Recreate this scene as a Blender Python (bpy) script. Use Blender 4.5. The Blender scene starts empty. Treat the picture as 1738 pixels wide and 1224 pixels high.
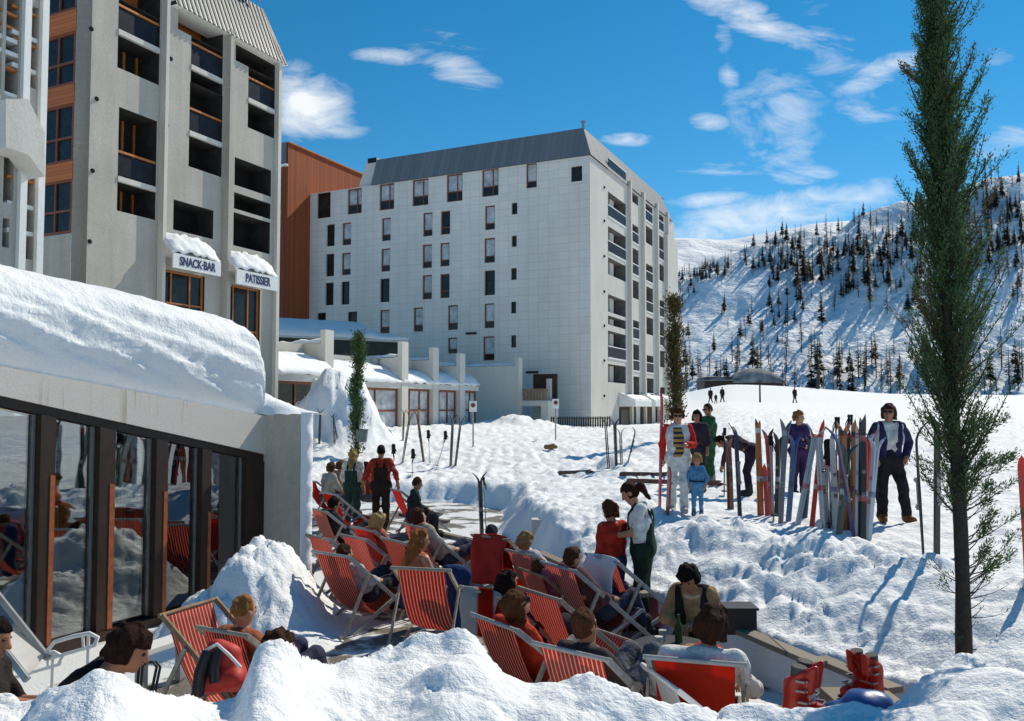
import bpy, bmesh, math, random
import numpy as np
from mathutils import Vector, Matrix, noise as mnoise
random.seed(7); np.random.seed(7)
S = bpy.context.scene
COL = S.collection
PI = math.pi
R = math.radians
# ---------------------------------------------------------------- camera model (used to turn measured bearings into places)
F, V0, CZ, PITCH = 1400.0, 631.4, 1.7, R(2.6)
sp, cp = math.sin(PITCH), math.cos(PITCH)
def ray(u, v):
    a = (u-869)/F; b = (V0-v)/F
    return a, cp-b*sp, sp+b*cp
def P(u, v, d):
    r = ray(u, v); k = d/r[1]
    return Vector((r[0]*k, d, CZ+r[2]*k))
def GZ(u, v, z):
    r = ray(u, v); k = (z-CZ)/r[2]
    return Vector((r[0]*k, r[1]*k, z))
cam = bpy.data.cameras.new('camera'); camo = bpy.data.objects.new('camera', cam); COL.objects.link(camo)
camo.location = (0, 0, CZ); camo.rotation_euler = (PI/2+PITCH, 0, 0)
cam.sensor_width = 36; cam.lens = F/1738*36; cam.shift_y = (V0-612)/1738
cam.clip_start = .05; cam.clip_end = 6000
S.camera = camo
D1 = Vector((.427, .904, 0)).normalized()      # the way the buildings run into the picture
DR = Vector((D1.y, -D1.x, 0))                  # their right-hand side
# ---------------------------------------------------------------- objects
def tag(o, label=None, cat=None, group=None, kind=None):
    if label: o['label'] = label
    if cat: o['category'] = cat
    if group: o['group'] = group
    if kind: o['kind'] = kind
    return o
def thing(name, loc, label, cat, group=None):
    o = bpy.data.objects.new(name, None); COL.objects.link(o)
    o.empty_display_size = .1; o.location = loc
    return tag(o, label, cat, group)
def wloc(o):
    v = Vector((0, 0, 0))
    while o: v = v+o.location; o = o.parent
    return v
def copy_tree(o, parent=None):
    c = o.copy(); COL.objects.link(c)
    if parent: c.parent = parent
    for ch in o.children: copy_tree(ch, c)
    return c
class MB:
    def __init__(s): s.v = []; s.f = []; s.m = []; s.sm = []
    def add(s, vs, fs, m=0, smooth=False):
        n = len(s.v); s.v.extend([tuple(x) for x in vs])
        for f in fs: s.f.append(tuple(i+n for i in f)); s.m.append(m); s.sm.append(smooth)
        return s
    def hexa(s, p, m=0):   # 8 points: bottom ring 0-3, top ring 4-7
        return s.add(p, [(3, 2, 1, 0), (4, 5, 6, 7), (0, 1, 5, 4), (1, 2, 6, 5), (2, 3, 7, 6), (3, 0, 4, 7)], m)
    def box(s, c, sz, m=0, ax=None):
        c = Vector(c); X, Y, Z = ax if ax else (Vector((1, 0, 0)), Vector((0, 1, 0)), Vector((0, 0, 1)))
        h = [x/2 for x in sz]
        p = []
        for z in (-1, 1):
            for x, y in ((-1, -1), (1, -1), (1, 1), (-1, 1)):
                p.append(c+X*(x*h[0])+Y*(y*h[1])+Z*(z*h[2]))
        return s.hexa(p, m)
    def bar(s, a, b, w, t, m=0, side=None):
        a, b = Vector(a), Vector(b); z = (b-a); L = z.length; z.normalize()
        x = Vector(side) if side else (Vector((1, 0, 0)) if abs(z.x) < .9 else Vector((0, 1, 0)))
        y = z.cross(x).normalized(); x = y.cross(z).normalized()
        return s.box((a+b)/2, (w, t, L), m, (x, y, z))
    def tube(s, pts, rs, n=8, m=0, cap=True, smooth=True):
        pts = [Vector(p) for p in pts]
        if not hasattr(rs, '__len__'): rs = [rs]*len(pts)
        vs = []; fs = []; prev = None
        for i, p in enumerate(pts):
            t = (pts[min(i+1, len(pts)-1)]-pts[max(i-1, 0)])
            t = t.normalized() if t.length > 1e-9 else Vector((0, 0, 1))
            if prev is None: x = t.orthogonal().normalized()
            else:
                x = prev-t*prev.dot(t); x = x.normalized() if x.length > 1e-6 else t.orthogonal().normalized()
            prev = x; y = t.cross(x)
            for k in range(n):
                a = 2*PI*k/n; vs.append(p+(x*math.cos(a)+y*math.sin(a))*rs[i])
        for i in range(len(pts)-1):
            for k in range(n):
                k2 = (k+1) % n; fs.append((i*n+k, i*n+k2, (i+1)*n+k2, (i+1)*n+k))
        s.add(vs, fs, m, smooth)
        if cap:
            s.add(vs[:n], [tuple(reversed(range(n)))], m); s.add(vs[-n:], [tuple(range(n))], m)
        return s
    def grid(s, pts, m=0, smooth=True):   # pts: rows of points
        r, c = len(pts), len(pts[0]); vs = [p for row in pts for p in row]
        fs = [(i*c+j, i*c+j+1, (i+1)*c+j+1, (i+1)*c+j) for i in range(r-1) for j in range(c-1)]
        return s.add(vs, fs, m, smooth)
    def sphere(s, c, r, m=0, nu=10, nv=6):
        c = Vector(c); r = r if hasattr(r, '__len__') else (r, r, r)
        vs = []; fs = []
        for i in range(nv+1):
            t = PI*i/nv
            for j in range(nu):
                p = 2*PI*j/nu
                vs.append(c+Vector((r[0]*math.sin(t)*math.cos(p), r[1]*math.sin(t)*math.sin(p), r[2]*math.cos(t))))
        for i in range(nv):
            for j in range(nu):
                j2 = (j+1) % nu; fs.append((i*nu+j, (i+1)*nu+j, (i+1)*nu+j2, i*nu+j2))
        return s.add(vs, fs, m, True)
    def build(s, name, mats, parent=None, bevel=0, solid=0):
        v = np.array(s.v, dtype=np.float64)
        if parent: off = np.array(wloc(parent))
        else: off = np.array([(v[:, 0].min()+v[:, 0].max())/2, (v[:, 1].min()+v[:, 1].max())/2, v[:, 2].min()])
        me = bpy.data.meshes.new(name); me.from_pydata((v-off).tolist(), [], s.f)
        mats = mats if isinstance(mats, (list, tuple)) else [mats]
        for mm in mats: me.materials.append(mm)
        me.polygons.foreach_set('material_index', s.m); me.polygons.foreach_set('use_smooth', s.sm)
        me.update()
        o = bpy.data.objects.new(name, me); COL.objects.link(o)
        if parent: o.parent = parent
        else: o.location = off
        if solid:
            md = o.modifiers.new('thick', 'SOLIDIFY'); md.thickness = solid; md.offset = 0
        if bevel:
            md = o.modifiers.new('bevel', 'BEVEL'); md.width = bevel; md.segments = 2; md.limit_method = 'ANGLE'
        return o
# ---------------------------------------------------------------- materials
def newmat(name):
    m = bpy.data.materials.new(name); m.use_nodes = True
    nt = m.node_tree; return m, nt, nt.nodes['Principled BSDF']
def N(nt, t, **kw):
    n = nt.nodes.new(t)
    for k, v in kw.items():
        if k.startswith('i_'):
            key = k[2:].replace('_', ' ')
            n.inputs[int(key) if key.isdigit() else key].default_value = v
        else: setattr(n, k, v)
    return n
def mixc(nt, fac, a, b, blend='MIX'):
    n = nt.nodes.new('ShaderNodeMix'); n.data_type = 'RGBA'; n.blend_type = blend
    for sock, val in ((n.inputs[0], fac), (n.inputs[6], a), (n.inputs[7], b)):
        if hasattr(val, 'is_linked') or hasattr(val, 'links'): nt.links.new(val, sock)
        elif hasattr(val, '__len__'): sock.default_value = (*val[:3], 1)
        else: sock.default_value = val
    return n.outputs[2]
def ramp(nt, val, stops):
    n = nt.nodes.new('ShaderNodeValToRGB'); e = n.color_ramp.elements
    while len(e) > 1: e.remove(e[-1])
    e[0].position = stops[0][0]; c = stops[0][1]; e[0].color = (c, c, c, 1) if not hasattr(c, '__len__') else (*c, 1)
    for p, c in stops[1:]:
        x = e.new(p); x.color = (c, c, c, 1) if not hasattr(c, '__len__') else (*c, 1)
    nt.links.new(val, n.inputs[0]); return n.outputs[0]
def mp(nt, a, b=None, op='MULTIPLY', clamp=False):
    n = nt.nodes.new('ShaderNodeMath'); n.operation = op; n.use_clamp = clamp
    for i, x in enumerate((a, b)):
        if x is None: continue
        if hasattr(x, 'links'): nt.links.new(x, n.inputs[i])
        else: n.inputs[i].default_value = x
    return n.outputs[0]
def bumpit(nt, b, h, strength, dist=.02):
    n = N(nt, 'ShaderNodeBump'); n.inputs['Strength'].default_value = strength; n.inputs['Distance'].default_value = dist
    nt.links.new(h, n.inputs['Height']); nt.links.new(n.outputs[0], b.inputs['Normal'])
def coords(nt, kind='Object', rot=None, scale=None):
    t = N(nt, 'ShaderNodeTexCoord'); o = t.outputs[kind]
    if rot or scale:
        mpn = N(nt, 'ShaderNodeMapping')
        if rot: mpn.inputs['Rotation'].default_value = rot
        if scale: mpn.inputs['Scale'].default_value = scale
        nt.links.new(o, mpn.inputs[0]); o = mpn.outputs[0]
    return o
def noi(nt, co, scale, detail=4, rough=.6, out=0):
    n = N(nt, 'ShaderNodeTexNoise', i_Scale=scale, i_Detail=detail, i_Roughness=rough); nt.links.new(co, n.inputs['Vector']); return n.outputs[out]
def M(name, col, rough=.6, var=.18, scale=6, bump=.15, bscale=40, metal=0, bdist=.01, rnd=0, spec=.4):
    m, nt, b = newmat(name)
    co = coords(nt); n = noi(nt, co, scale)
    c = mixc(nt, ramp(nt, n, [(.3, 0), (.7, 1)]), [x*(1-var) for x in col], [min(1, x*(1+var)) for x in col])
    if rnd:
        oi = N(nt, 'ShaderNodeObjectInfo')
        hs = N(nt, 'ShaderNodeHueSaturation'); nt.links.new(c, hs.inputs['Color'])
        nt.links.new(mp(nt, mp(nt, oi.outputs['Random'], rnd*2), 1-rnd, 'ADD'), hs.inputs['Value']); c = hs.outputs[0]
    nt.links.new(c, b.inputs['Base Color'])
    b.inputs['Roughness'].default_value = rough; b.inputs['Metallic'].default_value = metal
    b.inputs['Specular IOR Level'].default_value = spec
    if bump: bumpit(nt, b, noi(nt, co, bscale), bump, bdist)
    return m
ANG = (0, 0, -math.atan2(D1.y, D1.x))      # turns object space so x runs along D1
def snow_mat(name, b1, b2, big=.05):
    m, nt, b = newmat(name)
    co = coords(nt)
    n = noi(nt, co, 1.3, 3)
    c = mixc(nt, n, (.80, .84, .88), (.90, .905, .90)); nt.links.new(c, b.inputs['Base Color'])
    b.inputs['Roughness'].default_value = .75; b.inputs['Specular IOR Level'].default_value = .25
    h = mp(nt, mp(nt, noi(nt, co, b1, 5, .65), big), mp(nt, noi(nt, co, b2, 4, .7), big*.25), 'ADD')
    bumpit(nt, b, h, .8, 1.0)
    return m
m_snow = snow_mat('snow', 5, 30, .07)
m_roofsnow = snow_mat('roof snow', 3, 25, .06)
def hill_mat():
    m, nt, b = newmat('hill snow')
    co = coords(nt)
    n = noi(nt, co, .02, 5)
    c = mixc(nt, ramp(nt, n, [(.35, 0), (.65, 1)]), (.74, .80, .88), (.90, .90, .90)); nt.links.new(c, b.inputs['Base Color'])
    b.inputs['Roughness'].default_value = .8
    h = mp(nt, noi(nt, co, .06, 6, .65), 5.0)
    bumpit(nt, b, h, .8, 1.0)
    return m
m_hill = hill_mat()
def concrete(name, col, grain=26, stain=.25):
    m, nt, b = newmat(name); co = coords(nt, rot=ANG)
    n1 = noi(nt, co, .35, 5); 
    st = noi(nt, coords(nt, rot=ANG, scale=(1.2, 1.2, .12)), 1.5, 5)
    f = mp(nt, mp(nt, n1, .5), mp(nt, st, .5), 'ADD')
    c = mixc(nt, ramp(nt, f, [(.35, 0), (.62, 1)]), [x*(1-stain) for x in col], col)
    g = noi(nt, co, grain, 3, .8)
    c = mixc(nt, ramp(nt, g, [(.3, 0), (.7, 1)]), mixc(nt, 1, c, (.82, .82, .82), 'MULTIPLY'), c)
    nt.links.new(c, b.inputs['Base Color']); b.inputs['Roughness'].default_value = .9; b.inputs['Specular IOR Level'].default_value = .1
    bumpit(nt, b, g, .5, .02)
    return m
m_conc = concrete('grey plaster', (.57, .54, .475), 9)
m_conc_w = concrete('pale plaster', (.74, .71, .64), 16, .15)
m_fascia = None
def fascia_mat():
    m, nt, b = newmat('stained fascia plaster'); co = coords(nt, rot=ANG)
    g = noi(nt, co, 60, 3, .8)
    c = mixc(nt, ramp(nt, g, [(.3, 0), (.7, 1)]), (.60, .56, .50), (.74, .69, .62))
    st = noi(nt, coords(nt, rot=ANG, scale=(4, 4, .25)), 2.6, 3)
    pt = noi(nt, coords(nt, rot=ANG, scale=(1, 1, .4)), 1.7, 2)
    k = mp(nt, ramp(nt, st, [(.56, 0), (.66, 1)]), ramp(nt, pt, [(.45, 0), (.6, 1)]))
    c = mixc(nt, mp(nt, k, .65), c, (.36, .20, .07))
    nt.links.new(c, b.inputs['Base Color']); b.inputs['Roughness'].default_value = .9
    bumpit(nt, b, g, .4, .01); return m
m_fascia = fascia_mat()
def tile_mat():
    m, nt, b = newmat('white tile cladding'); co = coords(nt, rot=(PI/2, 0, 0))
    rot = N(nt, 'ShaderNodeVectorRotate', rotation_type='Z_AXIS'); t = coords(nt)
    rot.inputs['Angle'].default_value = -math.atan2(-DR.y, -DR.x); nt.links.new(t, rot.inputs['Vector'])
    sx = N(nt, 'ShaderNodeSeparateXYZ'); nt.links.new(rot.outputs[0], sx.inputs[0])
    cb = N(nt, 'ShaderNodeCombineXYZ')
    nt.links.new(mp(nt, sx.outputs[0], sx.outputs[1], 'ADD'), cb.inputs[0]); nt.links.new(sx.outputs[2], cb.inputs[1])
    br = N(nt, 'ShaderNodeTexBrick', i_Scale=1.0); br.offset = 0; br.inputs['Mortar Size'].default_value = .022
    br.inputs['Brick Width'].default_value = .9; br.inputs['Row Height'].default_value = .67
    br.inputs['Color1'].default_value = (.79, .765, .71, 1); br.inputs['Color2'].default_value = (.74, .715, .665, 1); br.inputs['Mortar'].default_value = (.61, .60, .57, 1)
    nt.links.new(cb.outputs[0], br.inputs['Vector'])
    n = noi(nt, coords(nt, scale=(1, 1, .3)), .25, 5)
    c = mixc(nt, ramp(nt, n, [(.35, 0), (.65, 1)]), mixc(nt, 1, br.outputs[0], (.84, .84, .84), 'MULTIPLY'), br.outputs[0])
    nt.links.new(c, b.inputs['Base Color']); b.inputs['Roughness'].default_value = .75
    bumpit(nt, b, noi(nt, t, 9, 3, .8), .3, .02)
    return m
m_tile = tile_mat()
def plank_mat(name, ca, cb_, width=.2, rot=0, axis='X', rough=.7, gap=.12):
    m, nt, b = newmat(name); co = coords(nt, rot=(0, 0, rot))
    sx = N(nt, 'ShaderNodeSeparateXYZ'); nt.links.new(co, sx.inputs[0])
    x = mp(nt, sx.outputs[axis], 1/width)
    fr = mp(nt, x, None, 'FRACT'); fl = mp(nt, x, None, 'FLOOR')
    wn = N(nt, 'ShaderNodeTexWhiteNoise'); wn.noise_dimensions = '1D'; nt.links.new(fl, wn.inputs['W'])
    g = noi(nt, coords(nt, rot=(0, 0, rot), scale=(6, 6, .5) if axis != 'Z' else (.5, .5, 6)), 2.5, 5)
    c = mixc(nt, mp(nt, mp(nt, wn.outputs[0], .6), mp(nt, g, .4), 'ADD'), ca, cb_)
    d = ramp(nt, fr, [(0, 0), (gap, 1), (1, 1)])
    c = mixc(nt, d, [q*.35 for q in ca], c)
    nt.links.new(c, b.inputs['Base Color']); b.inputs['Roughness'].default_value = rough
    bumpit(nt, b, d, .6, .02); return m
m_wood = plank_mat('red cedar cladding', (.26, .05, .012), (.42, .10, .022), .22, -math.atan2(D1.y, D1.x), 'X', .8)
m_woodpanel = plank_mat('varnished timber panel', (.42, .10, .015), (.60, .18, .03), .15, 0, 'Z', .5)
m_orange = M('orange varnished timber', (.50, .17, .04), .45, .3, 12)
m_redstrip = M('red brown timber strip', (.36, .095, .03), .45, .3, 12)
m_redframe = M('red brown window frame', (.20, .06, .025), .5, .25, 8)
m_darkframe = M('dark brown window frame', (.035, .017, .009), .5, .3, 8)
m_slate = plank_mat('grey metal roofing', (.13, .15, .17), (.19, .21, .23), .5, -math.atan2(DR.y, DR.x), 'X', .75, .06)
m_slate2 = plank_mat('grey metal roofing side', (.13, .15, .17), (.19, .21, .23), .5, -math.atan2(D1.y, D1.x), 'X', .75, .06)
m_ribw = M('white seam metal', (.78, .77, .72), .5, .08)
m_ribd = M('dark seam metal', (.05, .05, .05), .6, .2)
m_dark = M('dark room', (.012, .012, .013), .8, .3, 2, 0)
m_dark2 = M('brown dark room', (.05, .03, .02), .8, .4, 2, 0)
m_steel = M('grey painted steel', (.30, .31, .31), .4, .15, 10, .1, 60, .5)
m_white = M('white paint', (.78, .78, .75), .5, .06, 8, .1)
m_black = M('black paint', (.02, .02, .022), .5, .3)
m_blue_letter = M('navy lettering', (.02, .03, .10), .5, .1)
m_signwhite = M('white sign board', (.74, .75, .74), .5, .06)
def glass_mat(name, tint, refl, rough=0.0):
    m, nt, b = newmat(name); nt.nodes.remove(b)
    out = nt.nodes['Material Output']
    tr = N(nt, 'ShaderNodeBsdfTransparent'); tr.inputs[0].default_value = (*tint, 1)
    gl = N(nt, 'ShaderNodeBsdfGlossy'); gl.inputs['Roughness'].default_value = rough; gl.inputs[0].default_value = (.95, .97, 1, 1)
    bp = N(nt, 'ShaderNodeBump'); bp.inputs['Strength'].default_value = .05; bp.inputs['Distance'].default_value = .02
    nt.links.new(noi(nt, coords(nt), 1.5, 2), bp.inputs['Height']); nt.links.new(bp.outputs[0], gl.inputs['Normal'])
    fr = N(nt, 'ShaderNodeFresnel', i_IOR=1.5)
    k = mp(nt, mp(nt, fr.outputs[0], .9), refl, 'ADD', True)
    mx = N(nt, 'ShaderNodeMixShader'); nt.links.new(k, mx.inputs[0]); nt.links.new(tr.outputs[0], mx.inputs[1]); nt.links.new(gl.outputs[0], mx.inputs[2])
    nt.links.new(mx.outputs[0], out.inputs[0]); return m
m_glass = glass_mat('shop glass', (.80, .86, .82), .17)
m_pane = M('window glass over net curtain', (.42, .43, .44), .2, .45, 1.6, 0, spec=.8)
m_paned = M('dark window glass', (.02, .02, .02), .15, .5, 2, 0, spec=.3)
m_glassdk = M('smoked balcony glass', (.018, .019, .024), .35, .3, 3, 0, spec=.15)
def stripe_mat(name, base, line, width, duty=.25, wear=.2):
    m, nt, b = newmat(name); co = coords(nt, 'Generated')
    sx = N(nt, 'ShaderNodeSeparateXYZ'); nt.links.new(co, sx.inputs[0])
    fr = mp(nt, mp(nt, sx.outputs[0], width), None, 'FRACT')
    k = ramp(nt, fr, [(0, 0), (.5-duty/2-.05, 0), (.5-duty/2, 1), (.5+duty/2, 1), (.5+duty/2+.05, 0), (1, 0)])
    n = noi(nt, co, 9, 4)
    base2 = mixc(nt, ramp(nt, n, [(.3, 0), (.7, 1)]), [x*(1-wear) for x in base], base)
    c = mixc(nt, k, base2, line)
    oi = N(nt, 'ShaderNodeObjectInfo'); hv = N(nt, 'ShaderNodeHueSaturation'); nt.links.new(c, hv.inputs['Color'])
    nt.links.new(mp(nt, mp(nt, oi.outputs['Random'], .35), .80, 'ADD'), hv.inputs['Value']); nt.links.new(mp(nt, mp(nt, oi.outputs['Random'], -.18), 1.06, 'ADD'), hv.inputs['Saturation']); c = hv.outputs[0]
    nt.links.new(c, b.inputs['Base Color']); b.inputs['Roughness'].default_value = .85; b.inputs['Specular IOR Level'].default_value = .1
    tl = N(nt, 'ShaderNodeBsdfTranslucent'); nt.links.new(c, tl.inputs[0])
    mx = N(nt, 'ShaderNodeMixShader'); mx.inputs[0].default_value = .5
    nt.links.new(b.outputs[0], mx.inputs[1]); nt.links.new(tl.outputs[0], mx.inputs[2]); nt.links.new(mx.outputs[0], nt.nodes['Material Output'].inputs[0])
    bumpit(nt, b, noi(nt, co, 120, 2), .2, .002)
    return m
m_canvas = stripe_mat('red striped canvas', (.66, .050, .026), (.80, .60, .50), 14, .22)
m_canvas2 = stripe_mat('plain red canvas', (.72, .045, .02), (.62, .04, .018), 3, .2)
m_canvasw = stripe_mat('white canvas', (.72, .72, .70), (.66, .66, .66), 3, .2, .1)
m_chairwood = M('weathered pale chair wood', (.40, .34, .26), .7, .25, 14, .2, 60)
m_chairgrey = M('grey chair rail', (.34, .34, .33), .55, .2, 14)
m_pinkwood = M('worn timber', (.26, .17, .10), .8, .35, 9, .3, 50)
def skinm(name, c):
    m = M(name, c, .5, .12, 12, .1, 90, spec=.35); return m
m_skin = skinm('fair skin', (.50, .25, .15)); m_skin2 = skinm('tanned skin', (.36, .16, .085))  # two skin tones, fair and tanned
m_eye = M('dark eye', (.02, .012, .01), .2, 0, 1, 0); m_lip = M('lips', (.36, .10, .08), .5, .1)
m_shades = M('sunglasses', (.01, .01, .012), .08, 0, 1, 0)
_cl = {}
def cloth(col, var=.2):
    k = tuple(round(c, 3) for c in col)
    if k not in _cl: _cl[k] = M('cloth %.2f %.2f %.2f' % k, col, .85, .30, 11, .9, 26, spec=.12, bdist=.02)
    return _cl[k]
def hairm(col):
    k = ('h',)+tuple(col)
    if k not in _cl:
        m, nt, b = newmat('hair %.2f %.2f %.2f' % tuple(col))
        n = noi(nt, coords(nt, scale=(1, 1, .2)), 90, 4, .7)
        c = mixc(nt, ramp(nt, n, [(.3, 0), (.7, 1)]), [x*.45 for x in col], [x*1.35 for x in col]); nt.links.new(c, b.inputs['Base Color'])
        b.inputs['Roughness'].default_value = .75; b.inputs['Specular IOR Level'].default_value = .08; bumpit(nt, b, n, 1, .02); _cl[k] = m
    return _cl[k]
def foliage(name, ca, cb_, transl=.3):
    m, nt, b = newmat(name)
    g = N(nt, 'ShaderNodeNewGeometry'); n = noi(nt, coords(nt), 1.2, 3)
    f = mp(nt, mp(nt, g.outputs['Random Per Island'], .6), mp(nt, ramp(nt, n, [(.35, 0), (.65, 1)]), .4), 'ADD')
    c = mixc(nt, f, ca, cb_); nt.links.new(c, b.inputs['Base Color']); b.inputs['Roughness'].default_value = .6; b.inputs['Specular IOR Level'].default_value = .2
    tl = N(nt, 'ShaderNodeBsdfTranslucent'); nt.links.new(c, tl.inputs[0])
    mx = N(nt, 'ShaderNodeMixShader'); mx.inputs[0].default_value = transl
    nt.links.new(b.outputs[0], mx.inputs[1]); nt.links.new(tl.outputs[0], mx.inputs[2]); nt.links.new(mx.outputs[0], nt.nodes['Material Output'].inputs[0])
    return m
m_needle = foliage('dark green needles', (.03, .072, .032), (.11, .185, .065))
m_needle_b = foliage('browned needles', (.06, .055, .025), (.17, .11, .04))
m_needle_far = foliage('far conifer needles', (.028, .034, .024), (.075, .07, .045), .15)
m_larch = foliage('bare larch twigs', (.035, .033, .026), (.075, .062, .045), .1)
m_bark = M('dark bark', (.035, .025, .02), .9, .4, 20, .8, 30, bdist=.02)
# ---------------------------------------------------------------- implicit surfaces (smooth unions of tapered capsules)
class Field:
    def __init__(s, lo, hi, h):
        s.lo = np.array(lo, float); s.h = h
        n = np.ceil((np.array(hi)-s.lo)/h).astype(int)+1
        s.n = n; s.F = np.full(n, .15)
        s.ax = [s.lo[i]+h*np.arange(n[i]) for i in range(3)]
    def sl(s, lo, hi):
        a = np.clip(np.floor((np.array(lo)-s.lo)/s.h).astype(int), 0, s.n-1); b = np.clip(np.ceil((np.array(hi)-s.lo)/s.h).astype(int)+1, 1, s.n)
        return tuple(slice(a[i], b[i]) for i in range(3))
    def pts(s, q): return np.meshgrid(*[s.ax[i][q[i]] for i in range(3)], indexing='ij')
    def smin(s, q, d, k):
        a = s.F[q]; h = np.maximum(k-np.abs(a-d), 0)/k
        s.F[q] = np.minimum(a, d)-h*h*k*.25
    def cap(s, p, q_, r0, r1, k=.04):
        p = np.array(p, float); q2 = np.array(q_, float); rm = max(r0, r1)+k+.03
        q = s.sl(np.minimum(p, q2)-rm, np.maximum(p, q2)+rm)
        X, Y, Z = s.pts(q); d = q2-p; L = max(d@d, 1e-9)
        t = np.clip(((X-p[0])*d[0]+(Y-p[1])*d[1]+(Z-p[2])*d[2])/L, 0, 1)
        D = np.sqrt((X-p[0]-t*d[0])**2+(Y-p[1]-t*d[1])**2+(Z-p[2]-t*d[2])**2)-(r0+(r1-r0)*t)
        s.smin(q, D, k); return s
    def ell(s, c, r, Rm=None, k=.03, sub=False, disp=None):
        c = np.array(c, float); r = np.array(r, float); rm = r.max()+k+.03
        q = s.sl(c-rm, c+rm); X, Y, Z = s.pts(q); p = np.stack([X-c[0], Y-c[1], Z-c[2]], -1)
        if Rm is not None: p = p@np.array(Rm)      # columns of Rm = local axes
        k0 = np.linalg.norm(p/r, axis=-1); k1 = np.linalg.norm(p/(r*r), axis=-1)+1e-9
        D = k0*(k0-1)/k1
        if sub: s.F[q] = np.maximum(s.F[q], -D)
        else: s.smin(q, D, k)
        return s
    def cut(s, fn):
        X, Y, Z = s.pts(tuple(slice(0, n) for n in s.n)); s.F = np.maximum(s.F, fn(X, Y, Z)); return s
    def wob(s, amp, freq, seed=0):
        X, Y, Z = s.pts(tuple(slice(0, n) for n in s.n))
        w = np.sin(X*freq+seed*1.7+2*np.sin(Z*freq*.55+seed))+np.sin(Y*freq*1.1+seed*2.3+1.6*np.sin(X*freq*.6))+np.sin(Z*freq*.9+seed*.7+1.7*np.sin(Y*freq*.7))
        s.F = s.F+amp*w/2; return s
    def mesh(s):
        F_ = s.F; ins = F_ < 0
        n = F_.shape; acc = np.zeros((n[0]-1, n[1]-1, n[2]-1, 3)); cnt = np.zeros(acc.shape[:3])
        offs = [(i, j, k) for i in (0, 1) for j in (0, 1) for k in (0, 1)]
        def g(A, o): return A[o[0]:o[0]+n[0]-1, o[1]:o[1]+n[1]-1, o[2]:o[2]+n[2]-1]
        for a in offs:
            for ax in range(3):
                if a[ax]: continue
                b = list(a); b[ax] = 1
                fa, fb = g(F_, a), g(F_, b); cr = (fa < 0) != (fb < 0)
                t = np.where(cr, fa/np.where(cr, fa-fb, 1), 0)
                for c in range(3):
                    acc[..., c] += np.where(cr, a[c]+(t if c == ax else 0), 0)
                cnt += cr
        act = cnt > 0; idx = np.full(act.shape, -1); idx[act] = np.arange(act.sum())
        I = np.argwhere(act); V = (I+acc[act]/cnt[act][:, None])*s.h+s.lo
        fs = []
        for ax in range(3):
            o1, o2 = [(1, 2), (2, 0), (0, 1)][ax]
            sl0 = [slice(None)]*3; sl1 = [slice(None)]*3; sl0[ax] = slice(0, n[ax]-1); sl1[ax] = slice(1, n[ax])
            A, B = ins[tuple(sl0)], ins[tuple(sl1)]
            E = np.argwhere(A != B)
            E = E[(E[:, o1] > 0) & (E[:, o2] > 0) & (E[:, o1] < n[o1]-1) & (E[:, o2] < n[o2]-1)]
            if not len(E): continue
            fl = A[tuple(E.T)]
            def id_(d1, d2):
                e = E.copy(); e[:, o1] -= d1; e[:, o2] -= d2; return idx[tuple(e.T)]
            q = np.stack([id_(1, 1), id_(0, 1), id_(0, 0), id_(1, 0)], 1)
            q[~fl] = q[~fl][:, ::-1]
            fs.append(q)
        fs = np.concatenate(fs) if fs else np.zeros((0, 4), int)
        return V, fs
    def into(s, mb, m=0):
        V, fs = s.mesh()
        if len(V): mb.add(V.tolist(), fs.tolist(), m, True)
        return mb
# ---------------------------------------------------------------- sky and sun
AZ, EL = R(42), R(42)
sdir = Vector((math.sin(AZ)*math.cos(EL), math.cos(AZ)*math.cos(EL), math.sin(EL)))
sun = bpy.data.lights.new('sun', 'SUN'); suno = bpy.data.objects.new('sun', sun); COL.objects.link(suno)
sun.energy = 4.2; sun.angle = R(.5); sun.color = (1, .90, .73)
suno.rotation_euler = sdir.to_track_quat('Z', 'Y').to_euler(); suno.location = (20, 20, 40)
W = bpy.data.worlds.new('World'); S.world = W; W.use_nodes = True
wt = W.node_tree; bg = wt.nodes['Background']; bg.inputs['Strength'].default_value = .104
sky = N(wt, 'ShaderNodeTexSky', sky_type='NISHITA'); sky.sun_disc = False
sky.sun_elevation = EL; sky.sun_rotation = AZ; sky.altitude = 1800; sky.air_density = 1.15; sky.dust_density = .0; sky.ozone_density = 4.0
hs = N(wt, 'ShaderNodeHueSaturation'); hs.inputs['Saturation'].default_value = 1.32; hs.inputs['Hue'].default_value = .486
wt.links.new(sky.outputs[0], hs.inputs['Color'])
tc = N(wt, 'ShaderNodeTexCoord'); sx = N(wt, 'ShaderNodeSeparateXYZ'); wt.links.new(tc.outputs['Generated'], sx.inputs[0])
yy = mp(wt, sx.outputs[1], .05, 'MAXIMUM')
gx = mp(wt, sx.outputs[0], yy, 'DIVIDE'); gz = mp(wt, sx.outputs[2], yy, 'DIVIDE')
cmb = N(wt, 'ShaderNodeCombineXYZ'); wt.links.new(gx, cmb.inputs[0]); wt.links.new(gz, cmb.inputs[1])
def cloud_noise(rot, sc, scale, det, rough, dist):
    m_ = N(wt, 'ShaderNodeMapping'); m_.inputs['Rotation'].default_value = (0, 0, rot); m_.inputs['Scale'].default_value = (*sc, 1)
    wt.links.new(cmb.outputs[0], m_.inputs[0])
    n = N(wt, 'ShaderNodeTexNoise', i_Scale=scale, i_Detail=det, i_Roughness=rough, i_Distortion=dist); wt.links.new(m_.outputs[0], n.inputs['Vector']); return n.outputs[0]
nA = cloud_noise(R(-8), (1, 1.9), 11, 9, .62, .5)
nB = cloud_noise(R(30), (.5, 1.9), 16, 8, .66, .7)
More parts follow.
